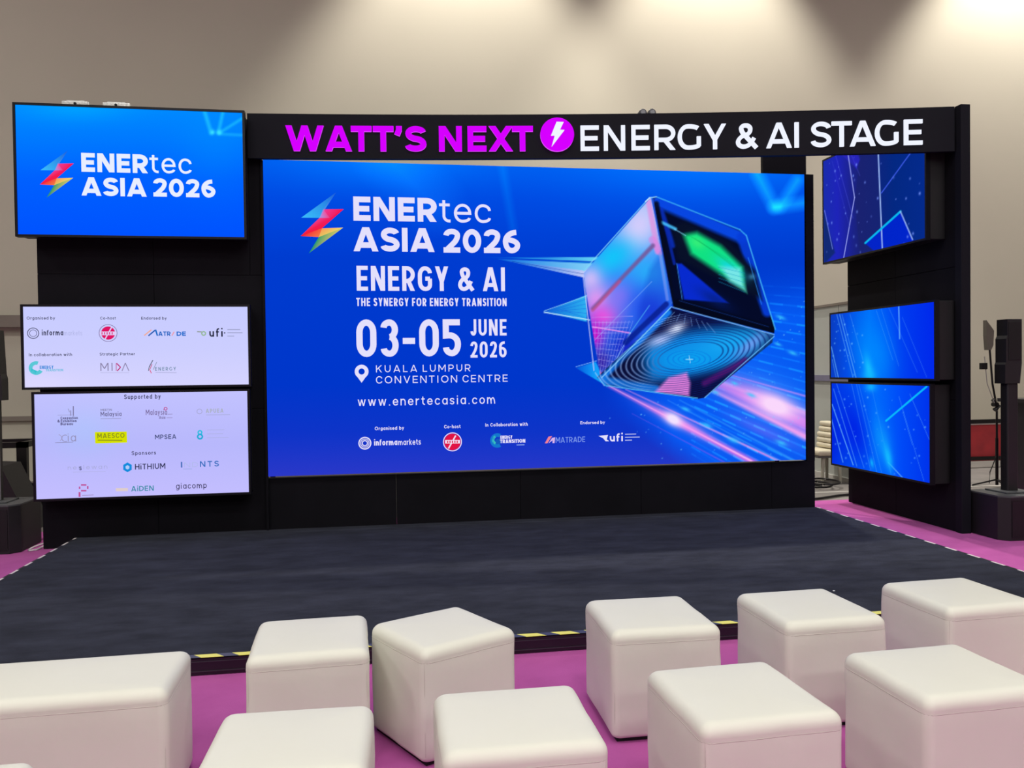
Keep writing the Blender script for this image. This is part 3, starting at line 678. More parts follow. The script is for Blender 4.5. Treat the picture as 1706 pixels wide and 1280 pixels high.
    Bf = mixc(Bf, (14, 140, 235), np.clip((1.25-e)*1.8, 0, 1)*np.clip((X-1045)/40, 0, 1)*np.clip((640-Y-(X-1150)*.25)/22, 0, 1)*.95); Bf = mixc(Bf, (8, 12, 50), glow(X, Y, 1052, 612, 26, 22)*.8); Bf = mixc(Bf, (24, 170, 245), glow(X, Y, 1222, 572, 66, 24, -14)*.95)
    Bf = mixc(Bf, (225, 235, 255), glow(X, Y, 1125, 549, 17, 8, -25)); Bf = mixc(Bf, (190, 205, 255), glow(X, Y, 1098, 568, 22, 9, -20)*.9)
    Bf = mixc(Bf, (10, 160, 240), glow(X, Y, 1148, 600, 48, 17)); Bf = mixc(Bf, (120, 160, 245), glow(X, Y, 1250, 575, 34, 10, -38)*.8)
    Bf = mixc(Bf, (245, 140, 235), convex(X, Y, [(1112, 630), (1142, 622), (1148, 640), (1146, 662), (1088, 655)], 6)*.9)
    Bf = mixc(Bf, (90, 20, 110), seg(X, Y, 1172, 640, 1240, 602, 10, 6)*.8)
    for k in range(15):
        rr = .52+k*.085; d = np.abs(e-rr)*44
        lw = np.clip(1.0-d/1.0, 0, 1)
        wl_ = np.clip((1118-X)/50+np.clip((548-Y)/10, 0, 1)+np.clip((k-7)/3, 0, 1)*.0, 0, 1); Bf = mixc(Bf, (150, 190, 250), lw*.65*wl_); Bf = mixc(Bf, (10, 30, 110), lw*.7*(1-wl_))
    ec = np.hypot((X-1146)/36, (Y-600)/15)
    for k in range(4): Bf = mixc(Bf, (10, 110, 220), np.clip(1-np.abs(ec-.25-.25*k)*15/.8, 0, 1)*.6)
    Bf = mixc(Bf, (190, 230, 250), seg(X, Y, 1146, 594, 1148, 606, 1)*.8); Bf = mixc(Bf, (190, 230, 250), seg(X, Y, 1141, 600, 1152, 600, 1)*.8)
    for k in range(7): Bf = mixc(Bf, (140, 190, 250), seg(X, Y, 1122+k*9, 521+k*3, 1112+k*13, 532+k*4, .8)*.6)
    img = img*(1-mB[:, None])+Bf*mB[:, None]
    # glass edges
    for x0, y0, x1, y1, w_, c, k in ((1080, 330, 970, 452, 1.6, (130, 215, 250), .9), (969, 458, 987, 618, 1.6, (190, 200, 250), .9), (1092, 328, 1232, 383, 1.8, (60, 180, 250), .9), (1232, 383, 1243, 393, 1.8, (60, 180, 250), .9), (1080, 330, 1092, 328, 1.8, (150, 215, 250), .9), (1243, 393, 1291, 550, 1.8, (70, 190, 250), .9),
                                   (1117, 512, 1000, 630, 1.6, (150, 215, 250), .85), (1119, 513, 1289, 559, 1.5, (150, 205, 245), .8), (1289, 562, 1172, 664, 1.6, (110, 190, 250), .9), (1004, 643, 1160, 665, 1.5, (90, 200, 250), .9), (989, 622, 1004, 643, 1.5, (140, 200, 250), .9), (1086, 332, 1117, 508, 1.8, (60, 90, 200), .7), (1074, 336, 1081, 330, 2, (210, 240, 255), .9)):
        img = mixc(img, c, seg(X, Y, x0, y0, x1, y1, w_, 1.1)*k)
    return img
RNG2 = [random.random() for _ in range(40)]
display(ms, led, 720, 392, paint_main)
p = Print(ms); p.layer = .0015
logo(p, lambda x, y: (430+x/2.977, 170+y/2.977)); o = p.done('event_logo', led)
p = Print(ms)
p.text('ENER', 587.2, 725.6, 327.9, 368.2, WH, .235, gap=.12, x1y=370.9); p.text('tec', 729.5, 815.6, 331.5, 371, WH, .12, gap=.15, xh=.80, x1y=373)
p.cut('title_line', led)
p.text('ASIA', 587.2, 722.2, 379, 419.2, WH, .235, gap=.09, x1y=421); p.text('2026', 736.7, 864.3, 381.6, 421.5, WH, .225, gap=.11, x1y=423)
p.done('title_line', led)
p = Print(ms)
for (txt, a, b, t, bs, sp) in (('ENERGY', 592.9, 745, 443.3, 484.9, .1), ('&', 761, 786, 446, 485.5, 0), ('AI', 802, 838.8, 446, 485.8, .12)):
    p.text(txt, a, b, t, bs, WH, .165, R=.5, gap=.12)
    p.cut('theme_word', led)
p.text('THE SYNERGY FOR ENERGY TRANSITION', 592.2, 841.5, 496.7, 510.4, WH, .17, R=.5, gap=.15, space=.42)
p.cut('theme_line', led)
p.text('03-05', 592.9, 765.9, 532.6, 595, WH, .165, R=.5, gap=.11)
p.cut('date_number', led)
p.text('JUNE', 781.5, 841.5, 532.6, 559.8, WH, .16, R=.5, gap=.14); p.text('2026', 781.5, 841.5, 569.6, 596.4, WH, .16, R=.5, gap=.14)
p.done('month_text', led)
p = Print(ms)
p.text('KUALA LUMPUR', 625, 781.4, 608.8, 620.5, WH, .125, gap=.40, space=.8); p.cut('venue_line', led); p.text('CONVENTION CENTRE', 625, 843.2, 626.9, 639, WH, .125, gap=.34, space=.75)
p.cut('venue_line', led)
p.text('www.enertecasia.com', 595, 822.5, 661.5, 676.3, WH, .12, gap=.26, xh=.74)
p.cut('web_address', led)
p.ring(601.2, 619, 11.3, 6.2, WH, n=40); p.layer = .0021
p.art([(590.6, 623), (595, 625.5), (607.4, 625.5), (611.8, 623), (601.2, 637.5)], WH); p.done('map_pin', led)
p = Print(ms)
for txt, a, b, t, bs in (('Organised by', 623.2, 671.5, 710.5, 716.2), ('Co-host', 737.8, 765, 708, 713.7), ('In Collaboration with', 806, 876.6, 705.5, 711), ('Endorsed by', 964, 1005, 702.7, 707.6)):
    p.text(txt, a, b, t, bs, (232, 228, 252), .17, gap=.17, space=.6)
    p.cut('heading_line', led)
p.ring(606.8, 737.6, 10.6, 2.0, WH); p.ring(606.8, 737.6, 7.4, 1.2, WH); p.ring(606.8, 737.6, 5, 1.6, WH)
p.text('informa', 622.2, 660.6, 731.8, 741.6, WH, .19, gap=.12); p.text('markets', 662, 699.4, 731.5, 741, WH, .13, gap=.12)
p.cut('partner_logo', led, 'white ringed logo with wordmark')
p.ring(751.6, 736, 15.6, 1.4, (240, 225, 250)); p.ring(751.6, 736, 13.6, 13.6, (225, 20, 70)); p.layer = .0026
p.art([(739.5, 738.6), (739.5, 733), (764, 733), (764, 738.6)], (240, 225, 250)); p.line(745, 747, 757, 725.5, 2.2, (240, 225, 250)); p.layer = .0032
for k in range(5): p.art([(742.5+k*4, 737.6), (742.5+k*4, 734), (744.6+k*4, 734), (744.6+k*4, 737.6)], (225, 20, 70))
p.cut('partner_logo', led, 'round red and white logo')
p.layer = .002
p.ring(826, 734, 12, 6, (20, 120, 205), 60, 300); p.ring(825, 733, 8, 4, (60, 200, 190), 110, 250); p.ring(827, 736, 5, 5, (20, 90, 190))
p.text('ENERGY', 831, 851, 726, 731.5, WH, .24, gap=.1); p.text('TRANSITION', 830.5, 872.5, 732.5, 738.5, WH, .26, gap=.1); p.line(858, 741.5, 871, 741.3, 1.2, (160, 190, 245))
p.cut('partner_logo', led, 'teal globe logo')
p.art([(904.8, 739), (911, 728), (917, 727), (909, 739)], (240, 130, 150)); p.art([(911, 739), (917, 730), (922, 729), (921, 738.7), (917.5, 738.7), (918, 734)], (215, 180, 235))
p.text('MATRADE', 923, 972, 729, 738.2, (120, 150, 235), .14, gap=.12)
p.cut('partner_logo', led, 'logo with red and blue letters')
p.art([(994, 727), (1010, 725.5), (1008, 733), (1012, 736), (1006, 736), (1002, 731)], WH); p.text('ufi', 1013, 1035, 723.5, 736.5, WH, .2, gap=.2, xh=.68)
for k in range(3): p.line(1038.5, 724.5+k*5, (1057, 1063, 1050)[k], 724.2+k*5, 1.3, (190, 200, 245))
p.done('partner_logo', led)['label'] = 'white bird shaped logo with wordmark'

# ---------------- framed screens
def framed(name, label, corners, x0, x1, z0, z1, paint, nx, ny, bez=.02, depth=.20):
    Y = 7.64; t = thing(name, label, 'screen', ((x0+x1)/2, Y+.1, z0), 'framed screens left of the LED wall')
    box('screen_housing', (x0-bez+.012, x1+bez-.012, Y+.05, YB-.001, z0-bez+.012, z1+bez-.012), M_HOUS, t, bevel=.01)
    bm = bmesh.new()
    for a in ((x0-bez, x1+bez, z1, z1+bez), (x0-bez, x1+bez, z0-bez, z0), (x0-bez, x0, z0, z1), (x1, x1+bez, z0, z1)):
        add_box(bm, a[0], a[1], Y-.012, Y+.05, a[2], a[3])
    finish('screen_frame', bm, M_BEZEL, t)
    s_ = Screen(corners, (x0, Y, z0), (1, 0, 0), (0, 0, 1), (0, -1, 0), x1-x0, z1-z0)
    box('screen_backing', (x0, x1, Y+.002, Y+.049, z0, z1), M_HOUS, t)
    display(s_, t, nx, ny, paint); return t, s_
def paint_t1(X, Y):
    img = vgrad(Y, [(174, (0, 138, 255)), (230, (0, 122, 255)), (300, (0, 96, 255)), (396, (0, 82, 255))])
    img = add(img, (0, 22, 0), glow(X, Y, 130, 180, 90, 22)); img = add(img, (0, 18, 0), glow(X, Y, 360, 260, 60, 70)*.6)
    for x0, y0, x1, y1, w_ in ((341, 186, 352, 222, 6), (372, 186, 364, 222, 5), (404, 198, 366, 222, 4), (404, 226, 366, 224, 3)): img = add(img, (30, 60, 0), seg(X, Y, x0, y0, x1, y1, w_, 5)*.8)
    img = mixc(img, (60, 225, 255), glow(X, Y, 354, 221, 4)+glow(X, Y, 365, 221, 4)); return img
t1, s1 = framed('framed_screen', 'bright blue framed screen with the event logo, topmost of the three left screens', [(25, 174), (404, 189), (31, 390), (407, 396)], -3.018, -1.159, 2.753, 3.853, paint_t1, 190, 110)
p = Print(s1); W2 = (232, 238, 255)
logo(p, lambda x, y: ((268+(x-210)*1.052)/3.967, 150+(400+(y-450)*1.03)/3.967)); p.done('event_logo', t1)
p = Print(s1)
p.text('ENER', 136, 247, 254.6, 286.1, W2, .235, gap=.12, x1y=288.6); p.text('tec', 249.5, 319.6, 256.5, 288.6, W2, .125, gap=.15, xh=.80, x1y=290)
p.cut('title_line', t1)
p.text('ASIA', 136, 245, 295, 325.7, W2, .235, gap=.09, x1y=327); p.text('2026', 255.9, 359.2, 297.3, 327.8, W2, .225, gap=.11, x1y=329); p.done('title_line', t1)

DK = (60, 62, 90); GR = (140, 140, 175)
def paint_t2(X, Y):
    img = vgrad(Y, [(511, (200, 204, 255)), (580, (204, 206, 255)), (645, (214, 212, 255))])
    return add(img, (8, 4, 0), glow(X, Y, 60, 640, 60, 20))
t2, s2 = framed('framed_screen', 'pale lilac framed screen listing organiser logos, middle of the three left screens', [(39, 511.5), (412, 511), (41, 646), (415, 640.5)], -2.992, -1.143, 1.445, 2.136, paint_t2, 60, 30)
p = Print(s2)
for txt, a, b, t, bs in (('Organised by', 45, 92, 527.8, 532.8), ('Co-host', 167, 193, 527.8, 532.6), ('Endorsed by', 235, 277.5, 527.8, 532.6), ('In collaboration with', 48, 120, 588.8, 593.8), ('Strategic Partner', 166, 224.5, 587.8, 592.6)):
    p.text(txt, a, b, t, bs, DK, .16, gap=.18, space=.6)
    p.cut('heading_line', t2)

p = Print(s2)
p.ring(55.5, 555.5, 9.3, 1.2, DK); p.ring(55.5, 555.5, 6, .9, (90, 92, 130)); p.text('informa', 70, 105.5, 550, 559, DK, .17, gap=.13); p.text('markets', 107, 137, 551, 559, (180, 184, 232), .1, gap=.13)
p.cut('partner_logo', t2, 'dark ringed logo with wordmark')
p.ring(180, 555, 14.5, .8, (110, 90, 140), n=40); p.ring(180, 555, 11, 11, (222, 20, 100)); p.layer = .0026; p.art([(166, 558.5), (166, 552.5), (194, 552.5), (194, 558.5)], (225, 205, 250)); p.line(175, 565, 186, 545, 2, (225, 205, 250)); p.layer = .0032
for k in range(5): p.line(170+k*4.2, 553.5, 170+k*4.2, 557.5, 1.8, (222, 60, 120))
p.cut('partner_logo', t2, 'round red logo')
p.layer = .002
p.line(240, 559, 252, 549.5, 2, (240, 170, 150)); p.line(247, 559.5, 259, 549.5, 2.2, (30, 90, 180)); p.line(259, 549.5, 262, 559.5, 2.6, (30, 110, 200)); p.text('ATR', 263.5, 284, 552.3, 559.6, (20, 100, 195), .22, gap=.1); p.line(286, 559.4, 290, 552.5, 1.6, (240, 150, 160)); p.text('DE', 294, 309.5, 552.3, 559.6, (10, 105, 205), .24, gap=.14)
p.cut('partner_logo', t2, 'logo with blue letters')
p.ring(339, 555.5, 4, 2, (150, 185, 150)); p.line(328, 552.5, 336, 553, 2, (150, 160, 160)); p.text('ufi', 348.5, 371, 547, 561, (40, 42, 66), .17, gap=.22, xh=.66); p.ring(374, 554.5, 1.2, 1.2, (40, 42, 66), n=8)
for k in range(3): p.line(378.5, 549+k*5.4, (400, 404, 390)[k], 549+k*5.4, 1.0, (140, 145, 180))
p.cut('partner_logo', t2, 'logo with dark lower case wordmark')
p.ring(60, 613.5, 11.5, 6, (90, 200, 215), 70, 330); p.ring(58, 617, 6, 6, (40, 190, 205), 150, 340); p.text('ENERGY', 66, 89, 609.5, 615, (90, 150, 225), .24, gap=.1); p.text('TRANSITION', 76, 105, 615, 619, (110, 190, 225), .2, gap=.1)
p.cut('partner_logo', t2, 'turquoise crescent logo')
p.text('MI', 167, 188, 605, 618.2, (140, 132, 168), .12, gap=.3); p.line(194, 605.5, 200.5, 612, 1.8, (190, 40, 120)); p.line(200.5, 612, 195, 618.2, 1.8, (190, 40, 120)); p.line(203, 618.2, 208.5, 605, 1.4, (140, 132, 168)); p.line(208.5, 605, 214.5, 618.2, 1.4, (140, 132, 168)); p.line(193.4, 605.2, 193.4, 618, 1.2, (190, 90, 150))
p.line(167, 621, 215, 621, .7, (180, 180, 220))
p.cut('partner_logo', t2, 'thin grey wordmark with a red chevron')
p.line(254.5, 600, 248, 612, 1.4, (80, 90, 110)); p.line(248, 612, 247, 618, 1.2, (110, 120, 140)); p.line(253, 607, 249, 616, 1.2, (200, 70, 120)); p.line(249, 616, 252, 622, 1.2, (220, 60, 110)); p.line(261, 603, 255, 616, 1, (140, 150, 180))
p.text('ENERGY', 258, 293, 611.8, 617.8, (110, 140, 165), .16, gap=.35); p.line(259, 620.6, 294, 621, .7, (160, 160, 200))
p.done('partner_logo', t2)['label'] = 'grey and red flame logo'

def paint_t3(X, Y):
    img = vgrad(Y, [(655, (194, 194, 255)), (740, (184, 184, 252)), (830, (196, 190, 255))])
    return add(img, (-8, 6, 0), glow(X, Y, 140, 720, 50, 40))
t3, s3 = framed('framed_screen', 'pale violet framed screen listing supporter and sponsor logos, lowest of the three left screens', [(57, 657), (413, 652), (61, 832), (414, 820)], -2.919, -1.158, .482, 1.385, paint_t3, 60, 40)
p = Print(s3)
p.text('Supported by', 207.5, 268.5, 657.7, 665.3, (50, 50, 84), .15, gap=.2, space=.6, x1y=664); p.cut('heading_line', t3); p.text('Sponsors', 219.5, 260, 752.3, 758.7, (60, 60, 96), .16, gap=.22, x1y=758); p.done('heading_line', t3)
p = Print(s3)
for k, (a, b) in enumerate(((101, 130), (96, 128), (101, 122))): p.text(('Convention', '& Exhibition', 'Bureau')[k], a, b, 694.5+k*5, 699+k*5, (90, 86, 130), .22, gap=.12)
p.line(118, 693, 118, 684, 1.6, (140, 136, 178)); p.line(122.5, 693, 122.5, 677, 1.8, (130, 126, 170)); p.line(96, 692, 120, 691.5, .8, (160, 156, 200)); p.line(114, 681, 116, 687, 1.2, (150, 150, 190))
p.cut('sponsor_logo', t3, 'small tower logo over three text lines')
p.text('MEETIN', 168, 187, 681.5, 685, (130, 128, 165), .2, gap=.15); p.text('Malaysia', 168, 203, 686.5, 694, (110, 106, 150), .15, gap=.12); p.line(168, 698, 202, 697.5, .9, (150, 150, 190))
p.cut('sponsor_logo', t3, 'grey serif wordmark')
p.text('Malaysia', 243.5, 279, 683, 692, (125, 110, 160), .12, gap=.12); p.ring(276.5, 681.3, 3, 1.3, (190, 60, 130), n=12); p.text('Asia', 265.5, 276, 693.5, 698.5, (120, 110, 160), .16, gap=.1); p.line(278, 696.5, 288, 696.3, .9, (150, 140, 190)); p.line(280, 690.5, 288, 690.3, .9, (150, 140, 190))
p.cut('sponsor_logo', t3, 'grey wordmark with a small red flower')
p.ring(333, 686, 4.5, 1, (165, 165, 205)); p.text('APUEA', 343.5, 373, 681.5, 688.5, (172, 178, 196), .2, gap=.2); p.line(344, 691.8, 384, 691.3, .8, (160, 165, 200))
p.cut('sponsor_logo', t3, 'faint grey logo')
p.ring(109, 730.5, 6, 1.2, (150, 145, 185), 60, 300); p.text('ia', 112.5, 127, 722.5, 736, (150, 145, 185), .1, gap=.2); p.line(92, 738, 122, 737, .8, (140, 136, 175)); p.ring(97, 730, 6, 1, (165, 160, 200), -60, 80)
p.cut('sponsor_logo', t3, 'thin grey line logo')
p.art([(159, 739.3), (158.3, 720.2), (211.5, 719.4), (212, 737.8)], (214, 224, 0)); p.layer = .0026
p.text('MAESCO', 162.5, 208, 722.5, 730.8, (140, 146, 30), .18, gap=.16); p.line(163, 733.8, 204, 734.2, 1.3, (120, 120, 30)); p.layer = .002
p.cut('sponsor_logo', t3, 'yellow name plate')
p.text('MPSEA', 258.5, 294, 724.8, 732.3, (66, 76, 120), .17, gap=.16)
p.cut('sponsor_logo', t3, 'dark blue wordmark')
p.ring(333.5, 721, 4, 2.2, (40, 190, 225)); p.ring(333.5, 728, 5, 2.6, (30, 170, 215))
for k in range(3): p.line(345, 717+k*6.5, (374, 372, 381)[k], 716.5+k*6.5, .8, (172, 176, 220))
p.cut('sponsor_logo', t3, 'cyan figure logo')
p.text('neslewan', 113, 179, 776, 783, (168, 170, 216), .11, gap=.4); p.text('s', 132, 136.5, 775, 784, (100, 100, 150), .2); p.line(122, 787, 176, 786, .7, (176, 176, 222))
p.cut('sponsor_logo', t3, 'very faint wordmark')
hexa = [(212.5+8.2*math.cos(math.radians(a)), 779+8.2*math.sin(math.radians(a))) for a in range(30, 390, 60)]
p.art(hexa, (20, 140, 222)); p.layer = .0026; p.art([(212.5+3.6*math.cos(math.radians(a)), 779+3.6*math.sin(math.radians(a))) for a in range(30, 390, 60)], (180, 205, 250)); p.layer = .002
p.text('HiTHIUM', 225, 275.5, 773.4, 782.8, (46, 50, 84), .16, gap=.15)
p.cut('sponsor_logo', t3, 'blue hexagon logo with wordmark')
p.text('I', 301, 304, 770, 779.5, (50, 100, 180), .22); p.text('ND', 307, 330, 771, 779, (176, 186, 232), .12, gap=.4); p.text('NTS', 333, 364.5, 769, 778.4, (50, 110, 190), .18, gap=.36); p.line(305, 782, 320, 781.8, .8, (150, 170, 220))
p.cut('sponsor_logo', t3, 'blue wide spaced wordmark')
for a, b, c, d in ((135, 807, 144, 809.5), (131.5, 811, 134, 815), (145, 810, 147.5, 815), (135, 816.5, 144, 819), (131, 820, 134.2, 828)): p.art([(a, d), (a, b), (c, b), (c, d)], (190, 80, 150))
p.line(137, 825.5, 156, 824.8, 1, (160, 140, 190))
p.cut('sponsor_logo', t3, 'pink dashed letter logo')
p.art([(193, 818.8), (193, 813.5), (213, 813.2), (213, 818.5)], (222, 205, 205)); p.text('AiDEN', 218.5, 256, 810.3, 819, (60, 140, 165), .18, gap=.16, x1y=818)
p.cut('sponsor_logo', t3, 'teal wordmark with a pale bar'); p.text('giacomp', 293, 344, 805.5, 815, (70, 66, 104), .13, gap=.2, xh=.74, x1y=814); p.done('sponsor_logo', t3)['label'] = 'dark lower case wordmark'

# ---------------- three screens on the tower
def side_screen(label, corners, ya, yb, z0, z1, paint, nx, ny):
    X = 5.02; t = thing('side_screen', label, 'screen', (X+.1, (ya+yb)/2, z0), 'screens on the side tower')
    b = .02
    box('screen_housing', (X+.04, TX-.001, yb-b+.008, ya+b-.008, z0-b+.008, z1+b-.008), M_HOUS, t, bevel=.006)
    bm = bmesh.new()
    for a in ((yb-b, ya+b, z1, z1+b), (yb-b, ya+b, z0-b, z0), (yb-b, yb, z0, z1), (ya, ya+b, z0, z1)): add_box(bm, X-.004, X+.04, a[0], a[1], a[2], a[3])
    finish('screen_frame', bm, M_BEZEL, t)
    box('screen_backing', (X+.002, X+.039, yb, ya, z0, z1), M_HOUS, t)
    s_ = Screen(corners, (X, ya, z0), (0, -1, 0), (0, 0, 1), (-1, 0, 0), ya-yb, z1-z0)
    display(s_, t, nx, ny, paint); return t, s_
DOTS = [(random.random(), random.random(), random.uniform(.6, 1.5), random.uniform(.3, .9)) for _ in range(46)]
def paint_r1(X, Y):
    img = vgrad(X, [(1372, (26, 44, 172)), (1400, (30, 36, 185)), (1440, (26, 34, 120)), (1500, (4, 40, 130)), (1546, (4, 42, 140))])
    img = mixc(img, (26, 34, 110), convex(X, Y, [(1422, 230), (1433, 335), (1416, 430), (1480, 420), (1472, 230)], 2)*.7)
    img = mixc(img, (30, 30, 190), convex(X, Y, [(1425, 250), (1443, 275), (1436, 290), (1420, 250)], 3)*.6); img = mixc(img, (46, 40, 200), convex(X, Y, [(1400, 255), (1432, 240), (1443, 275), (1437, 288)], 2)*.6)
    img = mixc(img, (0, 36, 215), convex(X, Y, [(1451, 404), (1510, 359), (1530, 402), (1480, 425)], 1.5)*.85)
    img = mixc(img, (14, 40, 90), convex(X, Y, [(1372, 350), (1395, 420), (1372, 440)], 3)*.7)
    for x0, y0, x1, y1, w_, c, k in ((1419, 250, 1433, 333, 1.6, (170, 180, 255), .85), (1433, 333, 1412, 428, 1.6, (170, 180, 255), .85), (1474, 250, 1481, 412, 2.0, (170, 200, 255), .9), (1545, 256, 1480, 330, 1.8, (60, 90, 230), .9),
                                   (1452, 404, 1510, 359, 3.2, (10, 190, 240), .95), (1510, 359, 1528, 399, 1.6, (170, 200, 255), .9), (1374, 350, 1390, 414, 1.3, (130, 150, 255), .8), (1396, 258, 1430, 365, 1, (80, 90, 230), .5), (1390, 270, 1424, 380, .9, (70, 80, 220), .4), (1424, 258, 1443, 300, .9, (90, 90, 240), .4)):
        img = mixc(img, c, seg(X, Y, x0, y0, x1, y1, w_, 1)*k)
    for a, b, r, k in DOTS: img = mixc(img, (120, 150, 250), glow(X, Y, 1374+a*172, 262+b*165, r, r*1.5)*k)
    return img
side_screen('dark blue screen with angular lines, topmost on the side tower', [(1372, 268), (1546, 228.5), (1372, 437), (1546, 397)], 8.715, 6.955, 2.722, 3.868, paint_r1, 170, 170)
def beams(img, X, Y, cx, lines, bright):
    for x0, y0, x1, y1, w_, k in lines: img = mixc(img, (110, 190, 255), seg(X, Y, x0, y0, x1, y1, w_, 1)*k)
    for x, y, sx, sy, k in bright: img = mixc(img, (20, 190, 255), glow(X, Y, x, y, sx, sy, -12)*k)
    return img
def paint_r2(X, Y):
    img = vgrad(X, [(1383, (10, 60, 190)), (1410, (4, 70, 225)), (1450, (0, 110, 250)), (1500, (0, 60, 240)), (1557, (0, 40, 235))])
    img = mixc(img, (0, 140, 255), glow(X, Y, 1458, 590, 34, 60, -12)*.8)
    ln = [(1394, 523, 1424, 632, 1.1, .6), (1399, 523, 1429, 632, 1.3, .7), (1403, 523, 1426, 605, 1, .5), (1385, 578, 1398, 630, 1.2, .8), (1387, 600, 1394, 630, 1, .6), (1417, 523, 1440, 600, .9, .4), (1462, 518, 1490, 600, .8, .35), (1470, 515, 1500, 610, .8, .35), (1482, 512, 1530, 620, .8, .35), (1499, 512, 1501, 565, 1.8, .8), (1505, 530, 1545, 628, .8, .35)]
    img = beams(img, X, Y, 0, ln, [(1450, 615, 7, 22, .95), (1451, 626, 12, 10, .6)])
    for a, b, r, k in DOTS[:26]: img = mixc(img, (110, 190, 255), glow(X, Y, 1386+a*60, 528+b*98, r, r*1.2)*k)
    return img
side_screen('bright blue screen with slanting light streaks, middle one on the side tower', [(1383, 523), (1556, 506), (1385, 630), (1557, 630)], 8.58, 6.832, 1.418, 2.12, paint_r2, 170, 110)
def paint_r3(X, Y):
    img = vgrad(X, [(1385, (0, 50, 225)), (1430, (0, 90, 245)), (1460, (0, 105, 252)), (1500, (0, 75, 248)), (1550, (0, 50, 235))])
    img = mixc(img, (0, 20, 225), glow(X, Y, 1425, 720, 22, 60, -12)*.7); img = mixc(img, (0, 20, 220), glow(X, Y, 1380, 735, 30, 40)*.5)
    ln = [(1386, 676, 1422, 776, 1.3, .85), (1388, 650, 1428, 778, 1.0, .6), (1393, 641, 1440, 780, .9, .5), (1385, 700, 1405, 772, 1.2, .75), (1418, 641, 1450, 780, .9, .4), (1426, 641, 1462, 790, .9, .4), (1430, 641, 1470, 790, .8, .35), (1450, 640, 1485, 790, .8, .3), (1497, 660, 1540, 800, .8, .45), (1515, 655, 1548, 730, .8, .5), (1480, 770, 1504, 795, 1.4, .8), (1505, 690, 1520, 740, .8, .4)]
    img = beams(img, X, Y, 0, ln, [(1450, 645, 9, 8, .8), (1480, 762, 6, 22, .9), (1453, 772, 3, 8, .8), (1470, 735, 14, 40, .45)])
    img = mixc(img, (10, 190, 250), seg(X, Y, 1476, 701, 1543, 642, 3.2, 1)*.95)
    for a, b, r, k in DOTS: img = mixc(img, (110, 190, 255), glow(X, Y, 1386+a*162, 645+b*145, r, r*1.2)*k*.8)
    return img
side_screen('bright blue screen with a cyan diagonal bar, lowest one on the side tower', [(1385, 641), (1548, 641), (1387, 774), (1550, 803)], 8.565, 6.898, .452, 1.35, paint_r3, 165, 160)

# silver clamps behind the top left screen
M_SILV = mat('pale_silver_metal', (205, 205, 200), 0.35, metal=0.4, noise=0.25, nscale=60)
for k, (a, b) in enumerate(((-2.676, -2.447), (-2.343, -2.115))):
    t = thing('rigging_clamp', ('silver clamp on top of the logo screen, nearer its left end', 'silver clamp on top of the logo screen, the right hand one')[k], 'clamp', ((a+b)/2, 7.75, 3.86), 'silver clamps on the screen top')
    bm = bmesh.new(); add_box(bm, a, b, 7.70, 7.80, 3.867, 3.925, bevel=.012); finish('clamp_plate', bm, M_SILV, t)
    bm = bmesh.new(); add_tube(bm, [(a+.03, 7.75, 3.93), (b-.05, 7.75, 3.93)], .014, 10); finish('clamp_bar', bm, M_SILV, t)
    bm = bmesh.new(); add_tube(bm, [((a+b)/2, 7.698, 3.90), ((a+b)/2, 7.69, 3.90)], .012, 8); finish('bolt', bm, M_BEZEL, t)

# ------------------------------------------------------------------ stools
def puffy_box(bm, w, d, z0, z1, rv, rt, rb, dome, seed, n=14, wr=.002):
    """rounded box with a slightly domed top; rv corner radius in plan, rt top edge radius, rb bottom radius"""
    rnd = random.Random(seed); prof = []
    for k in range(6): a = k/5*math.pi/2; prof.append((rb*(1-math.sin(a)), z0+rb*(1-math.cos(a))))
    nz = 7
    for k in range(1, nz): prof.append((0.0, z0+rb+(z1-rt-z0-rb)*k/nz))
    for k in range(7): a = k/6*math.pi/2; prof.append((rt*(1-math.cos(a)), z1-rt+rt*math.sin(a)))
    def plan(inset):
        r = max(.004, rv-inset*.6); hw, hd = w/2-inset, d/2-inset; out = []
        for cx, cy, a0 in ((hw-r, hd-r, 0), (-hw+r, hd-r, 90), (-hw+r, -hd+r, 180), (hw-r, -hd+r, 270)):
            for k in range(6): a = math.radians(a0+k*18); out.append((cx+r*math.cos(a), cy+r*math.sin(a)))
            # points along the following side
            nxt = {0: (-hw+r, hd), 90: (-hw, -hd+r), 180: (hw-r, -hd), 270: (hw, hd-r)}[a0]; cur = out[-1]
            for k in range(1, 7): t = k/7; out.append((cur[0]+(nxt[0]-cur[0])*t, cur[1]+(nxt[1]-cur[1])*t))
        return out
    ph = [rnd.uniform(0, 6.28) for _ in range(6)]
    rings = []
    for ins, z in prof:
        ring = []
        for x, y in plan(ins):
            a = math.atan2(y, x); k = 1+wr*(math.sin(5*a+ph[0]+z*20)+math.sin(9*a+ph[1]-z*31)*.6)/max(w, .3)
            ring.append(bm.verts.new((x*k, y*k, z)))
        rings.append(ring)
    N_ = len(rings[0])
    for A, B in zip(rings, rings[1:]):
        for k in range(N_): bm.faces.new((A[k], A[(k+1) % N_], B[(k+1) % N_], B[k]))
    bm.faces.new(rings[0][::-1])
    last = rings[-1]; base = [v.co.copy() for v in last]
    for s_ in (.93, .8, .6, .35, .12):
        cur = [bm.verts.new((c.x*s_, c.y*s_, c.z+dome*(1-s_*s_))) for c in base]
        for k in range(N_): bm.faces.new((last[k], last[(k+1) % N_], cur[(k+1) % N_], cur[k]))
        last = cur
    bm.faces.new(last)
M_PLINTH = mat('black_plinth', (14, 12, 16), .8, noise=.1)  # black base board under each stool
M_SEAM = mat('cream_seam_cord', (206, 203, 192), .6, noise=.05, nscale=30)
G = 'white cube stools in front of the stage'
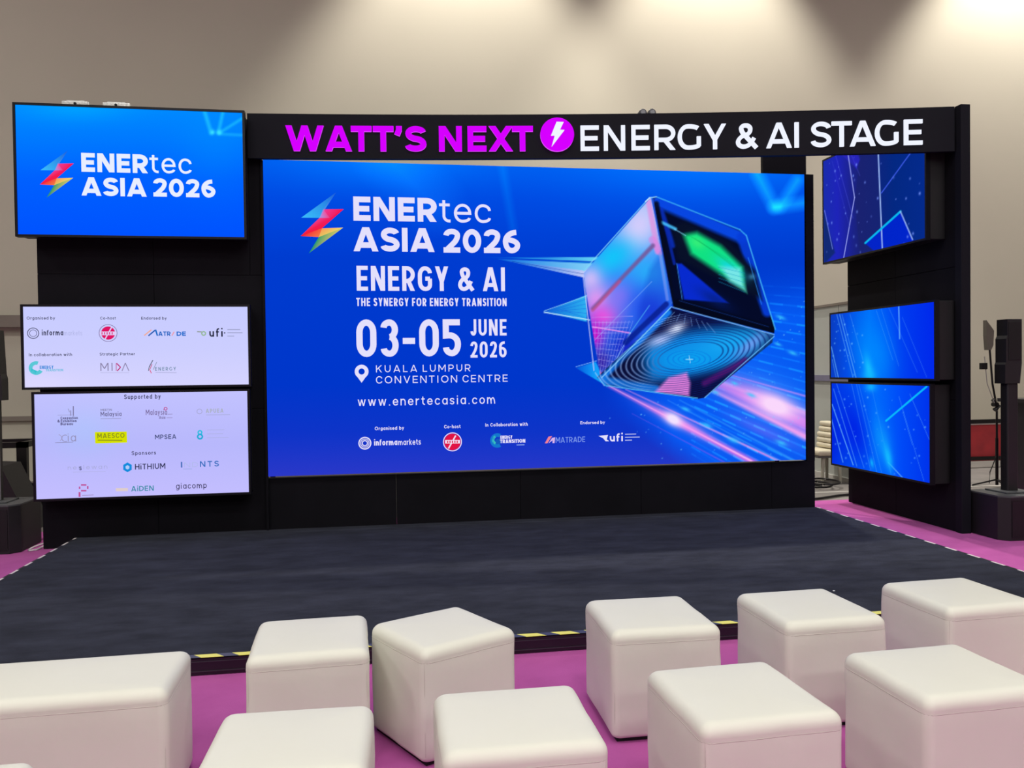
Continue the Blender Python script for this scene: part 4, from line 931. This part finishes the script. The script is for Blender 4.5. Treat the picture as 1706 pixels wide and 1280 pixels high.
def make_stool(label, x, y, deg, w, d, seed, H=.467, name='cube_stool', cat='stool'):
    t = thing(name, label, cat, (x, y, .008), G if cat == 'stool' else None); t.rotation_euler = (0, 0, math.radians(deg))
    def part(n, bm, m_, sm=True):
        bmesh.ops.recalc_face_normals(bm, faces=bm.faces[:]); me = bpy.data.meshes.new(n); bm.to_mesh(me); bm.free(); me.materials.append(m_)
        if sm: me.polygons.foreach_set('use_smooth', [True]*len(me.polygons))
        o = bpy.data.objects.new(n, me); COL.objects.link(o); o.parent = t; return o
    bm = bmesh.new(); add_box(bm, -w/2+.02, w/2-.02, -d/2+.02, d/2-.02, 0, .022); part('base', bm, M_PLINTH, False)
    bm = bmesh.new(); puffy_box(bm, w, d, .014, H-.060, .034, .0015, .022, 0, seed); part('upholstered_side', bm, M_LEATH)
    bm = bmesh.new(); puffy_box(bm, w, d, H-.061, H-.006, .034, .040, .0015, .006, seed); part('seat_cushion', bm, M_LEATH)
    bm = bmesh.new(); r, hw, hd = .033, w/2-.0015, d/2-.0015; pts = []
    for cx, cy, a0 in ((hw-r, hd-r, 0), (-hw+r, hd-r, 90), (-hw+r, -hd+r, 180), (hw-r, -hd+r, 270)):
        for k in range(5): a = math.radians(a0+k*22.5); pts.append((cx+r*math.cos(a), cy+r*math.sin(a), H-.0605))
    rnd = random.Random(seed); ph = [rnd.uniform(0, 6.28) for _ in range(6)]; dense = []
    for a_, b_ in zip(pts, pts[1:]+pts[:1]):
        for k in range(8): dense.append([a_[q]+(b_[q]-a_[q])*k/8 for q in range(3)])
    pts = []
    for x_, y_, z_ in dense:
        an = math.atan2(y_, x_); kk = 1+.002*(math.sin(5*an+ph[0]+z_*20)+math.sin(9*an+ph[1]-z_*31)*.6)/max(w, .3); pts.append((x_*kk, y_*kk, z_))
    pts.append(pts[0]); add_tube(bm, pts, .0024, 6, cap=False); part('piping', bm, M_SEAM)
    for sx in (-1, 1):
        bm = bmesh.new(); add_tube(bm, [(sx*(hw-.0098), -hd+.0098, .04), (sx*(hw-.0098), -hd+.0098, H-.064)], .0016, 6, cap=False); part('corner_seam', bm, M_SEAM)
    return t
STOOLS = [
    ('white cube stool right of the long bench, nearest the yellow tape on the left', -.292, 3.475, 2.0, .465, .50),
    ('white cube stool turned at an angle, touching the one on its left', .250, 3.480, 27.5, .455, .455),
    ('white cube stool at the bottom centre, in front of the angled stool', .405, 2.530, -.5, .485, .475),
    ('white cube stool just right of centre with its dark base edge showing', 1.170, 3.495, -1.0, .475, .50),
    ('white cube stool between the one with the dark base edge and the far right pair', 1.910, 3.470, 1.0, .47, .50),
    ('white cube stool at upper right, touching the stool cut off by the right edge', 2.700, 3.520, 2.5, .485, .49),
    ('white cube stool between the bottom centre stool and the big lower right one', 1.175, 2.595, 2.0, .475, .50),
    ('white cube stool at lower right, largest and nearest on that side', 1.970, 2.640, 2.0, .495, .475),
    ('white cube stool low at left, in front of the stool beside the bench', -.275, 2.500, -2.0, .475, .46),
    ('white cube stool cut off by the bottom left corner of the photo', -1.195, 2.265, 1.0, .47, .47),
    ('rightmost white cube stool, almost wholly cut off by the right edge', 3.205, 3.200, 1.0, .47, .47)]
for i, (lb, x, y, a, w_, d_) in enumerate(STOOLS): make_stool(lb, x, y, a, w_, d_, 11+i)
make_stool('long white upholstered bench at the far left of the seats', -1.345, 3.160, 1.2, 1.22, .435, 99, name='upholstered_bench', cat='bench')

# ------------------------------------------------------------------ loudspeakers
M_SPK = mat('black_speaker_cabinet', (15, 14, 19), .55, noise=.15, nscale=12, bump=.1, bscale=300)
M_GRILL = mat('black_speaker_grille', (14, 13, 17), .5, metal=.3, noise=.3, nscale=200, bump=.3, bscale=500)
M_TOP = mat('dark_grey_speaker_top', (70, 72, 76), .5, noise=.15, nscale=8)
def column_speaker(label, x, y, w, d, h, zt, sub=.0):
    """sub cabinet centre x, front y; pole; column array on top"""
    t = thing('column_loudspeaker', label, 'loudspeaker', (x, y+d/2, .008), 'column loudspeakers beside the stage')
    c = .07
    out = [(x-w/2+c, y), (x+w/2-c, y), (x+w/2, y+c), (x+w/2, y+d), (x-w/2, y+d), (x-w/2, y+c)]
    bm = bmesh.new(); add_prism(bm, out, 'z', .012, h-.012); finish('bass_cabinet', bm, M_SPK, t)
    o2 = [(x+(a-x)*.985, y+d/2+(b-y-d/2)*.985) for a, b in out]
    bm = bmesh.new(); add_prism(bm, o2, 'z', h-.012, h); finish('cabinet_top', bm, M_TOP, t)
    bm = bmesh.new(); add_prism(bm, [(x-w/2+c+.01, y-.006), (x+w/2-c-.01, y-.006), (x+w/2-c-.01, y), (x-w/2+c+.01, y)], 'z', .04, h-.04); finish('grille', bm, M_GRILL, t)
    bm = bmesh.new(); add_box(bm, x-.006, x+.006, y-.009, y-.006, h-.075, h-.069); finish('power_light', bm, emit_mat('small_white_indicator', (230, 230, 240), 1.0), t)
    return t
sr = column_speaker('black column loudspeaker on a bass box right of the stage', 5.555, 6.345, .47, .46, .395, 2.0)
px, py = 5.595, 6.60
bm = bmesh.new(); add_box(bm, px-.055, px+.055, py-.04, py+.05, .395, 1.375, bevel=.012); finish('pole', bm, M_SPK, sr)
bm = bmesh.new(); add_prism(bm, [(px-.085, 1.37), (px+.062, 1.37), (px+.082, 1.55), (px+.082, 1.945), (px-.062, 1.945), (px-.062, 1.80), (px-.076, 1.77), (px-.076, 1.56), (px-.085, 1.54)], 'y', py-.05, py+.08); finish('column_array', bm, M_SPK, sr)
bm = bmesh.new(); add_box(bm, px-.05, px+.075, py-.056, py-.05, 1.58, 1.92, bevel=.002, seg=1); finish('array_grille', bm, M_GRILL, sr)
bm = bmesh.new(); add_box(bm, px-.13, px+.14, py-.12, py+.15, .395, .41, bevel=.004); finish('pole_foot', bm, M_TOP, sr)
sl = column_speaker('black column loudspeaker on a bass box at the left edge, beside the logo screens', -3.33, 7.69, .47, .50, .43, 2.0)
px, py = -3.372, 7.93
bm = bmesh.new(); add_box(bm, px-.055, px+.055, py-.04, py+.05, .43, 1.36, bevel=.012); finish('pole', bm, M_SPK, sl)
bm = bmesh.new(); add_prism(bm, [(px-.07, 1.33), (px+.098, 1.33), (px+.098, 1.52), (px+.088, 1.56), (px+.072, 1.95), (px-.07, 1.95)], 'y', py-.05, py+.08); finish('column_array', bm, M_SPK, sl)
bm = bmesh.new(); add_box(bm, px-.06, px+.06, py-.056, py-.05, 1.38, 1.92, bevel=.002, seg=1); finish('array_grille', bm, M_GRILL, sl)
bm = bmesh.new(); add_box(bm, px-.13, px+.14, py-.12, py+.15, .43, .445, bevel=.004); finish('pole_foot', bm, M_TOP, sl)
bm = bmesh.new(); add_box(bm, px+.055, px+.060, py-.03, py-.02, .45, 1.33); finish('pole_highlight', bm, mat('grey_pole_highlight', (120, 120, 126), .4, noise=.1), sl)  # grey strip stands in for the thin highlight down the pole

# ------------------------------------------------------------------ lamp on a microphone stand behind the right loudspeaker
M_BLK = mat('black_metal_tube', (22, 20, 24), .4, metal=.4, noise=.1)
sx_, sy_ = 7.62, 9.20
st = thing('lamp_stand', 'thin black boom stand with a small lamp head behind the right loudspeaker', 'stand', (sx_, sy_, 0))
bm = bmesh.new(); add_tube(bm, [(sx_, sy_, .03), (sx_, sy_, .62)], .018, 10); finish('lower_pole', bm, M_BLK, st)
bm = bmesh.new(); add_tube(bm, [(sx_, sy_, .6), (sx_+.0, sy_, 1.02)], .013, 10); finish('upper_pole', bm, M_BLK, st)
bm = bmesh.new(); add_tube(bm, [(sx_-.05, sy_, 1.10), (sx_+.03, sy_, 1.02), (sx_-.03, sy_, .97)], .03, 10); add_tube(bm, [(sx_-.02, sy_-.03, 1.04), (sx_-.02, sy_+.04, 1.04)], .03, 10); finish('boom_joint', bm, M_BLK, st)
bm = bmesh.new(); add_tube(bm, [(sx_-.0, sy_, 1.0), (sx_-.06, sy_, 1.3), (sx_-.10, sy_, 1.75)], .012, 10); finish('boom', bm, M_BLK, st)
bm = bmesh.new(); add_prism(bm, [(sx_-.165, 2.09), (sx_-.06, 1.96), (sx_-.07, 1.78), (sx_-.10, 1.72), (sx_-.15, 1.72), (sx_-.165, 1.9)], 'y', sy_-.03, sy_+.03); finish('lamp_head', bm, mat('olive_grey_lamp_head', (92, 88, 80), .5, noise=.1), st)
bm = bmesh.new(); add_box(bm, sx_-.23, sx_-.15, sy_-.03, sy_+.02, 1.48, 1.56, bevel=.005); finish('battery_box', bm, M_BLK, st)
bm = bmesh.new(); add_tube(bm, [(sx_-.17, sy_, 1.64), (sx_-.15, sy_-.02, 1.3), (sx_-.05, sy_-.02, 1.06)], .006, 6); finish('cable', bm, mat('pale_cable', (150, 148, 145), .5, noise=.1), st)
bm = bmesh.new(); add_tube(bm, [(sx_-.02, sy_-.02, .40), (sx_-.13, sy_-.04, .2), (sx_-.14, sy_-.04, .06)], .006, 6); finish('cable', bm, M_BLK, st)
for a in (20, 140, 260):
    bm = bmesh.new(); add_tube(bm, [(sx_, sy_, .10), (sx_+.27*math.cos(math.radians(a)), sy_+.27*math.sin(math.radians(a)), .012)], .010, 8); finish('leg', bm, M_BLK, st)

# red barrier behind the stand
bar = thing('red_barrier', 'low red panel barrier with black rails standing right of the tower', 'barrier', (9.3, 11.0, 0))
M_RED = mat('red_panel', (176, 44, 52), .5, rgb2=(150, 36, 46), nscale=5)
for x0, x1 in ((8.35, 9.22), (9.24, 10.1), (10.12, 11.0)): box('panel', (x0, x1, 11.0, 11.03, .10, .64), M_RED, bar)
box('rail', (7.9, 11.05, 10.96, 11.04, .665, .72), M_BLK, bar); box('rail', (7.9, 11.05, 10.95, 10.99, .12, .17), M_BLK, bar)
box('rim', (8.3, 11.0, 10.99, 11.04, .645, .662), mat('white_rim', (215, 205, 205), .5, noise=.05), bar)
for x in (7.95, 9.23, 10.11, 11.0): box('post', (x-.02, x+.02, 10.98, 11.05, 0, .70), M_BLK, bar)

# dark counter at the right edge
ct = thing('counter', 'black counter with a violet strip at the right edge behind the loudspeaker', 'counter', (7.4, 8.2, 0))
box('counter_body', (7.10, 8.6, 8.0, 8.5, .02, 1.11), mat('black_counter_board', (18, 17, 24), .5, noise=.1), ct)
box('counter_top', (7.07, 8.63, 7.97, 8.53, 1.11, 1.15), mat('black_counter_top', (24, 22, 30), .4, noise=.1), ct)
box('accent_strip', (7.10, 8.6, 7.99, 8.0, .82, .92), mat('violet_strip', (62, 50, 130), .5, noise=.1), ct)  # plain violet band across the counter front

# ------------------------------------------------------------------ seen through the gap: screen wall, chair, cables
M_PALE = mat('pale_grey_panel', (176, 180, 176), .6, noise=.03, nscale=2)
pt = thing('partition_wall', 'pale grey partition with a violet grey rail, seen through the gap beside the LED screen', 'partition', (6.1, 10.5, 0))
for i in range(3): box('panel', (6.10, 6.14, 9.35+i*.88, 10.22+i*.88, .06, 2.36), M_PALE, pt)
box('rail', (6.07, 6.10, 9.3, 11.98, 1.34, 1.42), mat('violet_grey_rail', (118, 116, 142), .5, noise=.05), pt)
box('foot_rail', (6.08, 6.16, 9.3, 11.98, 0, .06), mat('white_foot_rail', (190, 188, 184), .5, noise=.03), pt)
box('cap', (6.08, 6.16, 9.3, 11.98, 2.36, 2.39), M_TRIM, pt)
cx_, cy_ = 5.87, 10.15
M_CHAIR = mat('ivory_padded_vinyl', (214, 206, 184), .5, noise=.04, nscale=10)
ch = thing('padded_chair', 'ivory ribbed chair with pale legs glimpsed through the gap beside the LED screen', 'chair', (cx_, cy_, 0))
bm = bmesh.new(); add_box(bm, cx_-.24, cx_+.16, cy_-.22, cy_+.22, .37, .45, bevel=.03, seg=3); finish('seat', bm, M_CHAIR, ch, smooth=True)
for k in range(5):
    bm = bmesh.new(); z = .46+k*.07; add_box(bm, cx_-.045+.02*k*(.25 if k < 3 else .6), cx_+.14, cy_-.2, cy_+.2, z, z+.066, bevel=.025, seg=3); finish('back_rib', bm, M_CHAIR, ch, smooth=True)
box('seat_frame', (cx_-.23, cx_+.15, cy_-.2, cy_+.2, .345, .37), mat('grey_chair_frame', (90, 88, 88), .5, noise=.1), ch)
for a, b in ((-.16, -.15), (.10, -.15), (-.16, .15), (.10, .15)):
    bm = bmesh.new(); add_tube(bm, [(cx_+a*.85, cy_+b, .35), (cx_+a, cy_+b*1.1, .0)], [.028, .018], 8); finish('leg', bm, mat('pale_chair_leg', (180, 176, 162), .5, noise=.05), ch)
def cable(label, pts, r, m_, name='cable', closed=False):
    # smooth curve through the points
    P = [Vector(q) for q in pts]; out = []
    for i in range(len(P)-1):
        a, b, c, d = P[max(i-1, 0)], P[i], P[i+1], P[min(i+2, len(P)-1)]
        for k in range(6):
            t = k/6; out.append(.5*((2*b)+(c-a)*t+(2*a-5*b+4*c-d)*t*t+(3*b-a-3*c+d)*t**3))
    out.append(P[-1]); bm = bmesh.new(); add_tube(bm, out, r, 8); o = finish(name, bm, m_, smooth=True); return tag(o, label, 'cable')
coil = [(5.38+.16*math.cos(a*.7)+.012*a, 9.70+.22*math.sin(a*.7), .014+.0035*a) for a in range(0, 22)]
cable('black cable coiled on the grey floor behind the LED screen', coil, .012, M_BLK)
cable('black cable running along the rear edge of the purple carpet', [(4.5, 8.80, .02), (4.9, 8.78, .02), (5.1, 8.84, .02), (5.35, 8.95, .02), (5.6, 9.0, .02)], .015, M_BLK)
wl = [(-3.02, 8.22, .02), (-3.08, 8.05, .02), (-3.18, 7.99, .02), (-3.28, 8.28, .02), (-3.2, 8.42, .022), (-3.02, 8.40, .02), (-2.9, 8.30, .02)]
cable('white cable looped on the carpet beside the left loudspeaker', [(-3.06, 8.6, .016), (-3.0, 8.32, .016), (-3.02, 8.12, .016), (-3.06, 7.92, .016), (-3.045, 7.78, .016), (-2.99, 7.80, .016), (-2.985, 7.95, .016), (-2.99, 8.2, .016)], .008, mat('white_cable', (200, 196, 200), .5, noise=.05))
box_o = box('floor_tape', (4.6, 8.0, 9.30, 9.34, 0, .003), mat('white_floor_tape', (200, 198, 192), .6, noise=.05)); tag(box_o, 'white tape line on the grey floor behind the stage', 'tape')
bm = bmesh.new(); add_prism(bm, [(2.862, 4.878), (2.876, 4.88), (2.879, 4.888), (2.866, 4.892)], 'z', SZ, SZ+.002); o = finish('paper_scrap', bm, mat('white_paper', (235, 235, 235), .7, noise=.02)); tag(o, 'tiny white scrap of paper on the dark stage carpet', 'paper')

# ------------------------------------------------------------------ left background: equipment behind the loudspeaker
fr = thing('equipment_rack', 'black open equipment frame behind the left loudspeaker', 'rack', (-4.1, 9.5, 0))
for x in (-3.80, -4.55):
    for y in (9.45, 9.95): box('post', (x, x+.10, y, y+.06, 0, .84), M_BLK, fr)
for z in (.78, .28):
    for y in (9.45, 9.95): box('rail', (-4.55, -3.70, y, y+.06, z, z+.06), M_BLK, fr)
box('side_rail', (-3.78, -3.72, 9.51, 9.95, .78, .84), M_BLK, fr); box('side_rail', (-4.53, -4.47, 9.51, 9.95, .78, .84), M_BLK, fr)
wg = thing('stage_monitor', 'black wedge shaped case leaning behind the left loudspeaker', 'monitor', (-3.75, 8.9, 0))
bm = bmesh.new(); add_prism(bm, [(-4.35, .0), (-3.40, .0), (-3.46, .20), (-3.66, .66), (-4.3, .70)], 'y', 8.75, 9.2); finish('case', bm, M_SPK, wg)
bm = bmesh.new(); add_prism(bm, [(-4.25, .06), (-3.60, .06), (-3.75, .58), (-4.22, .62)], 'y', 8.742, 8.75); finish('grille', bm, M_GRILL, wg)
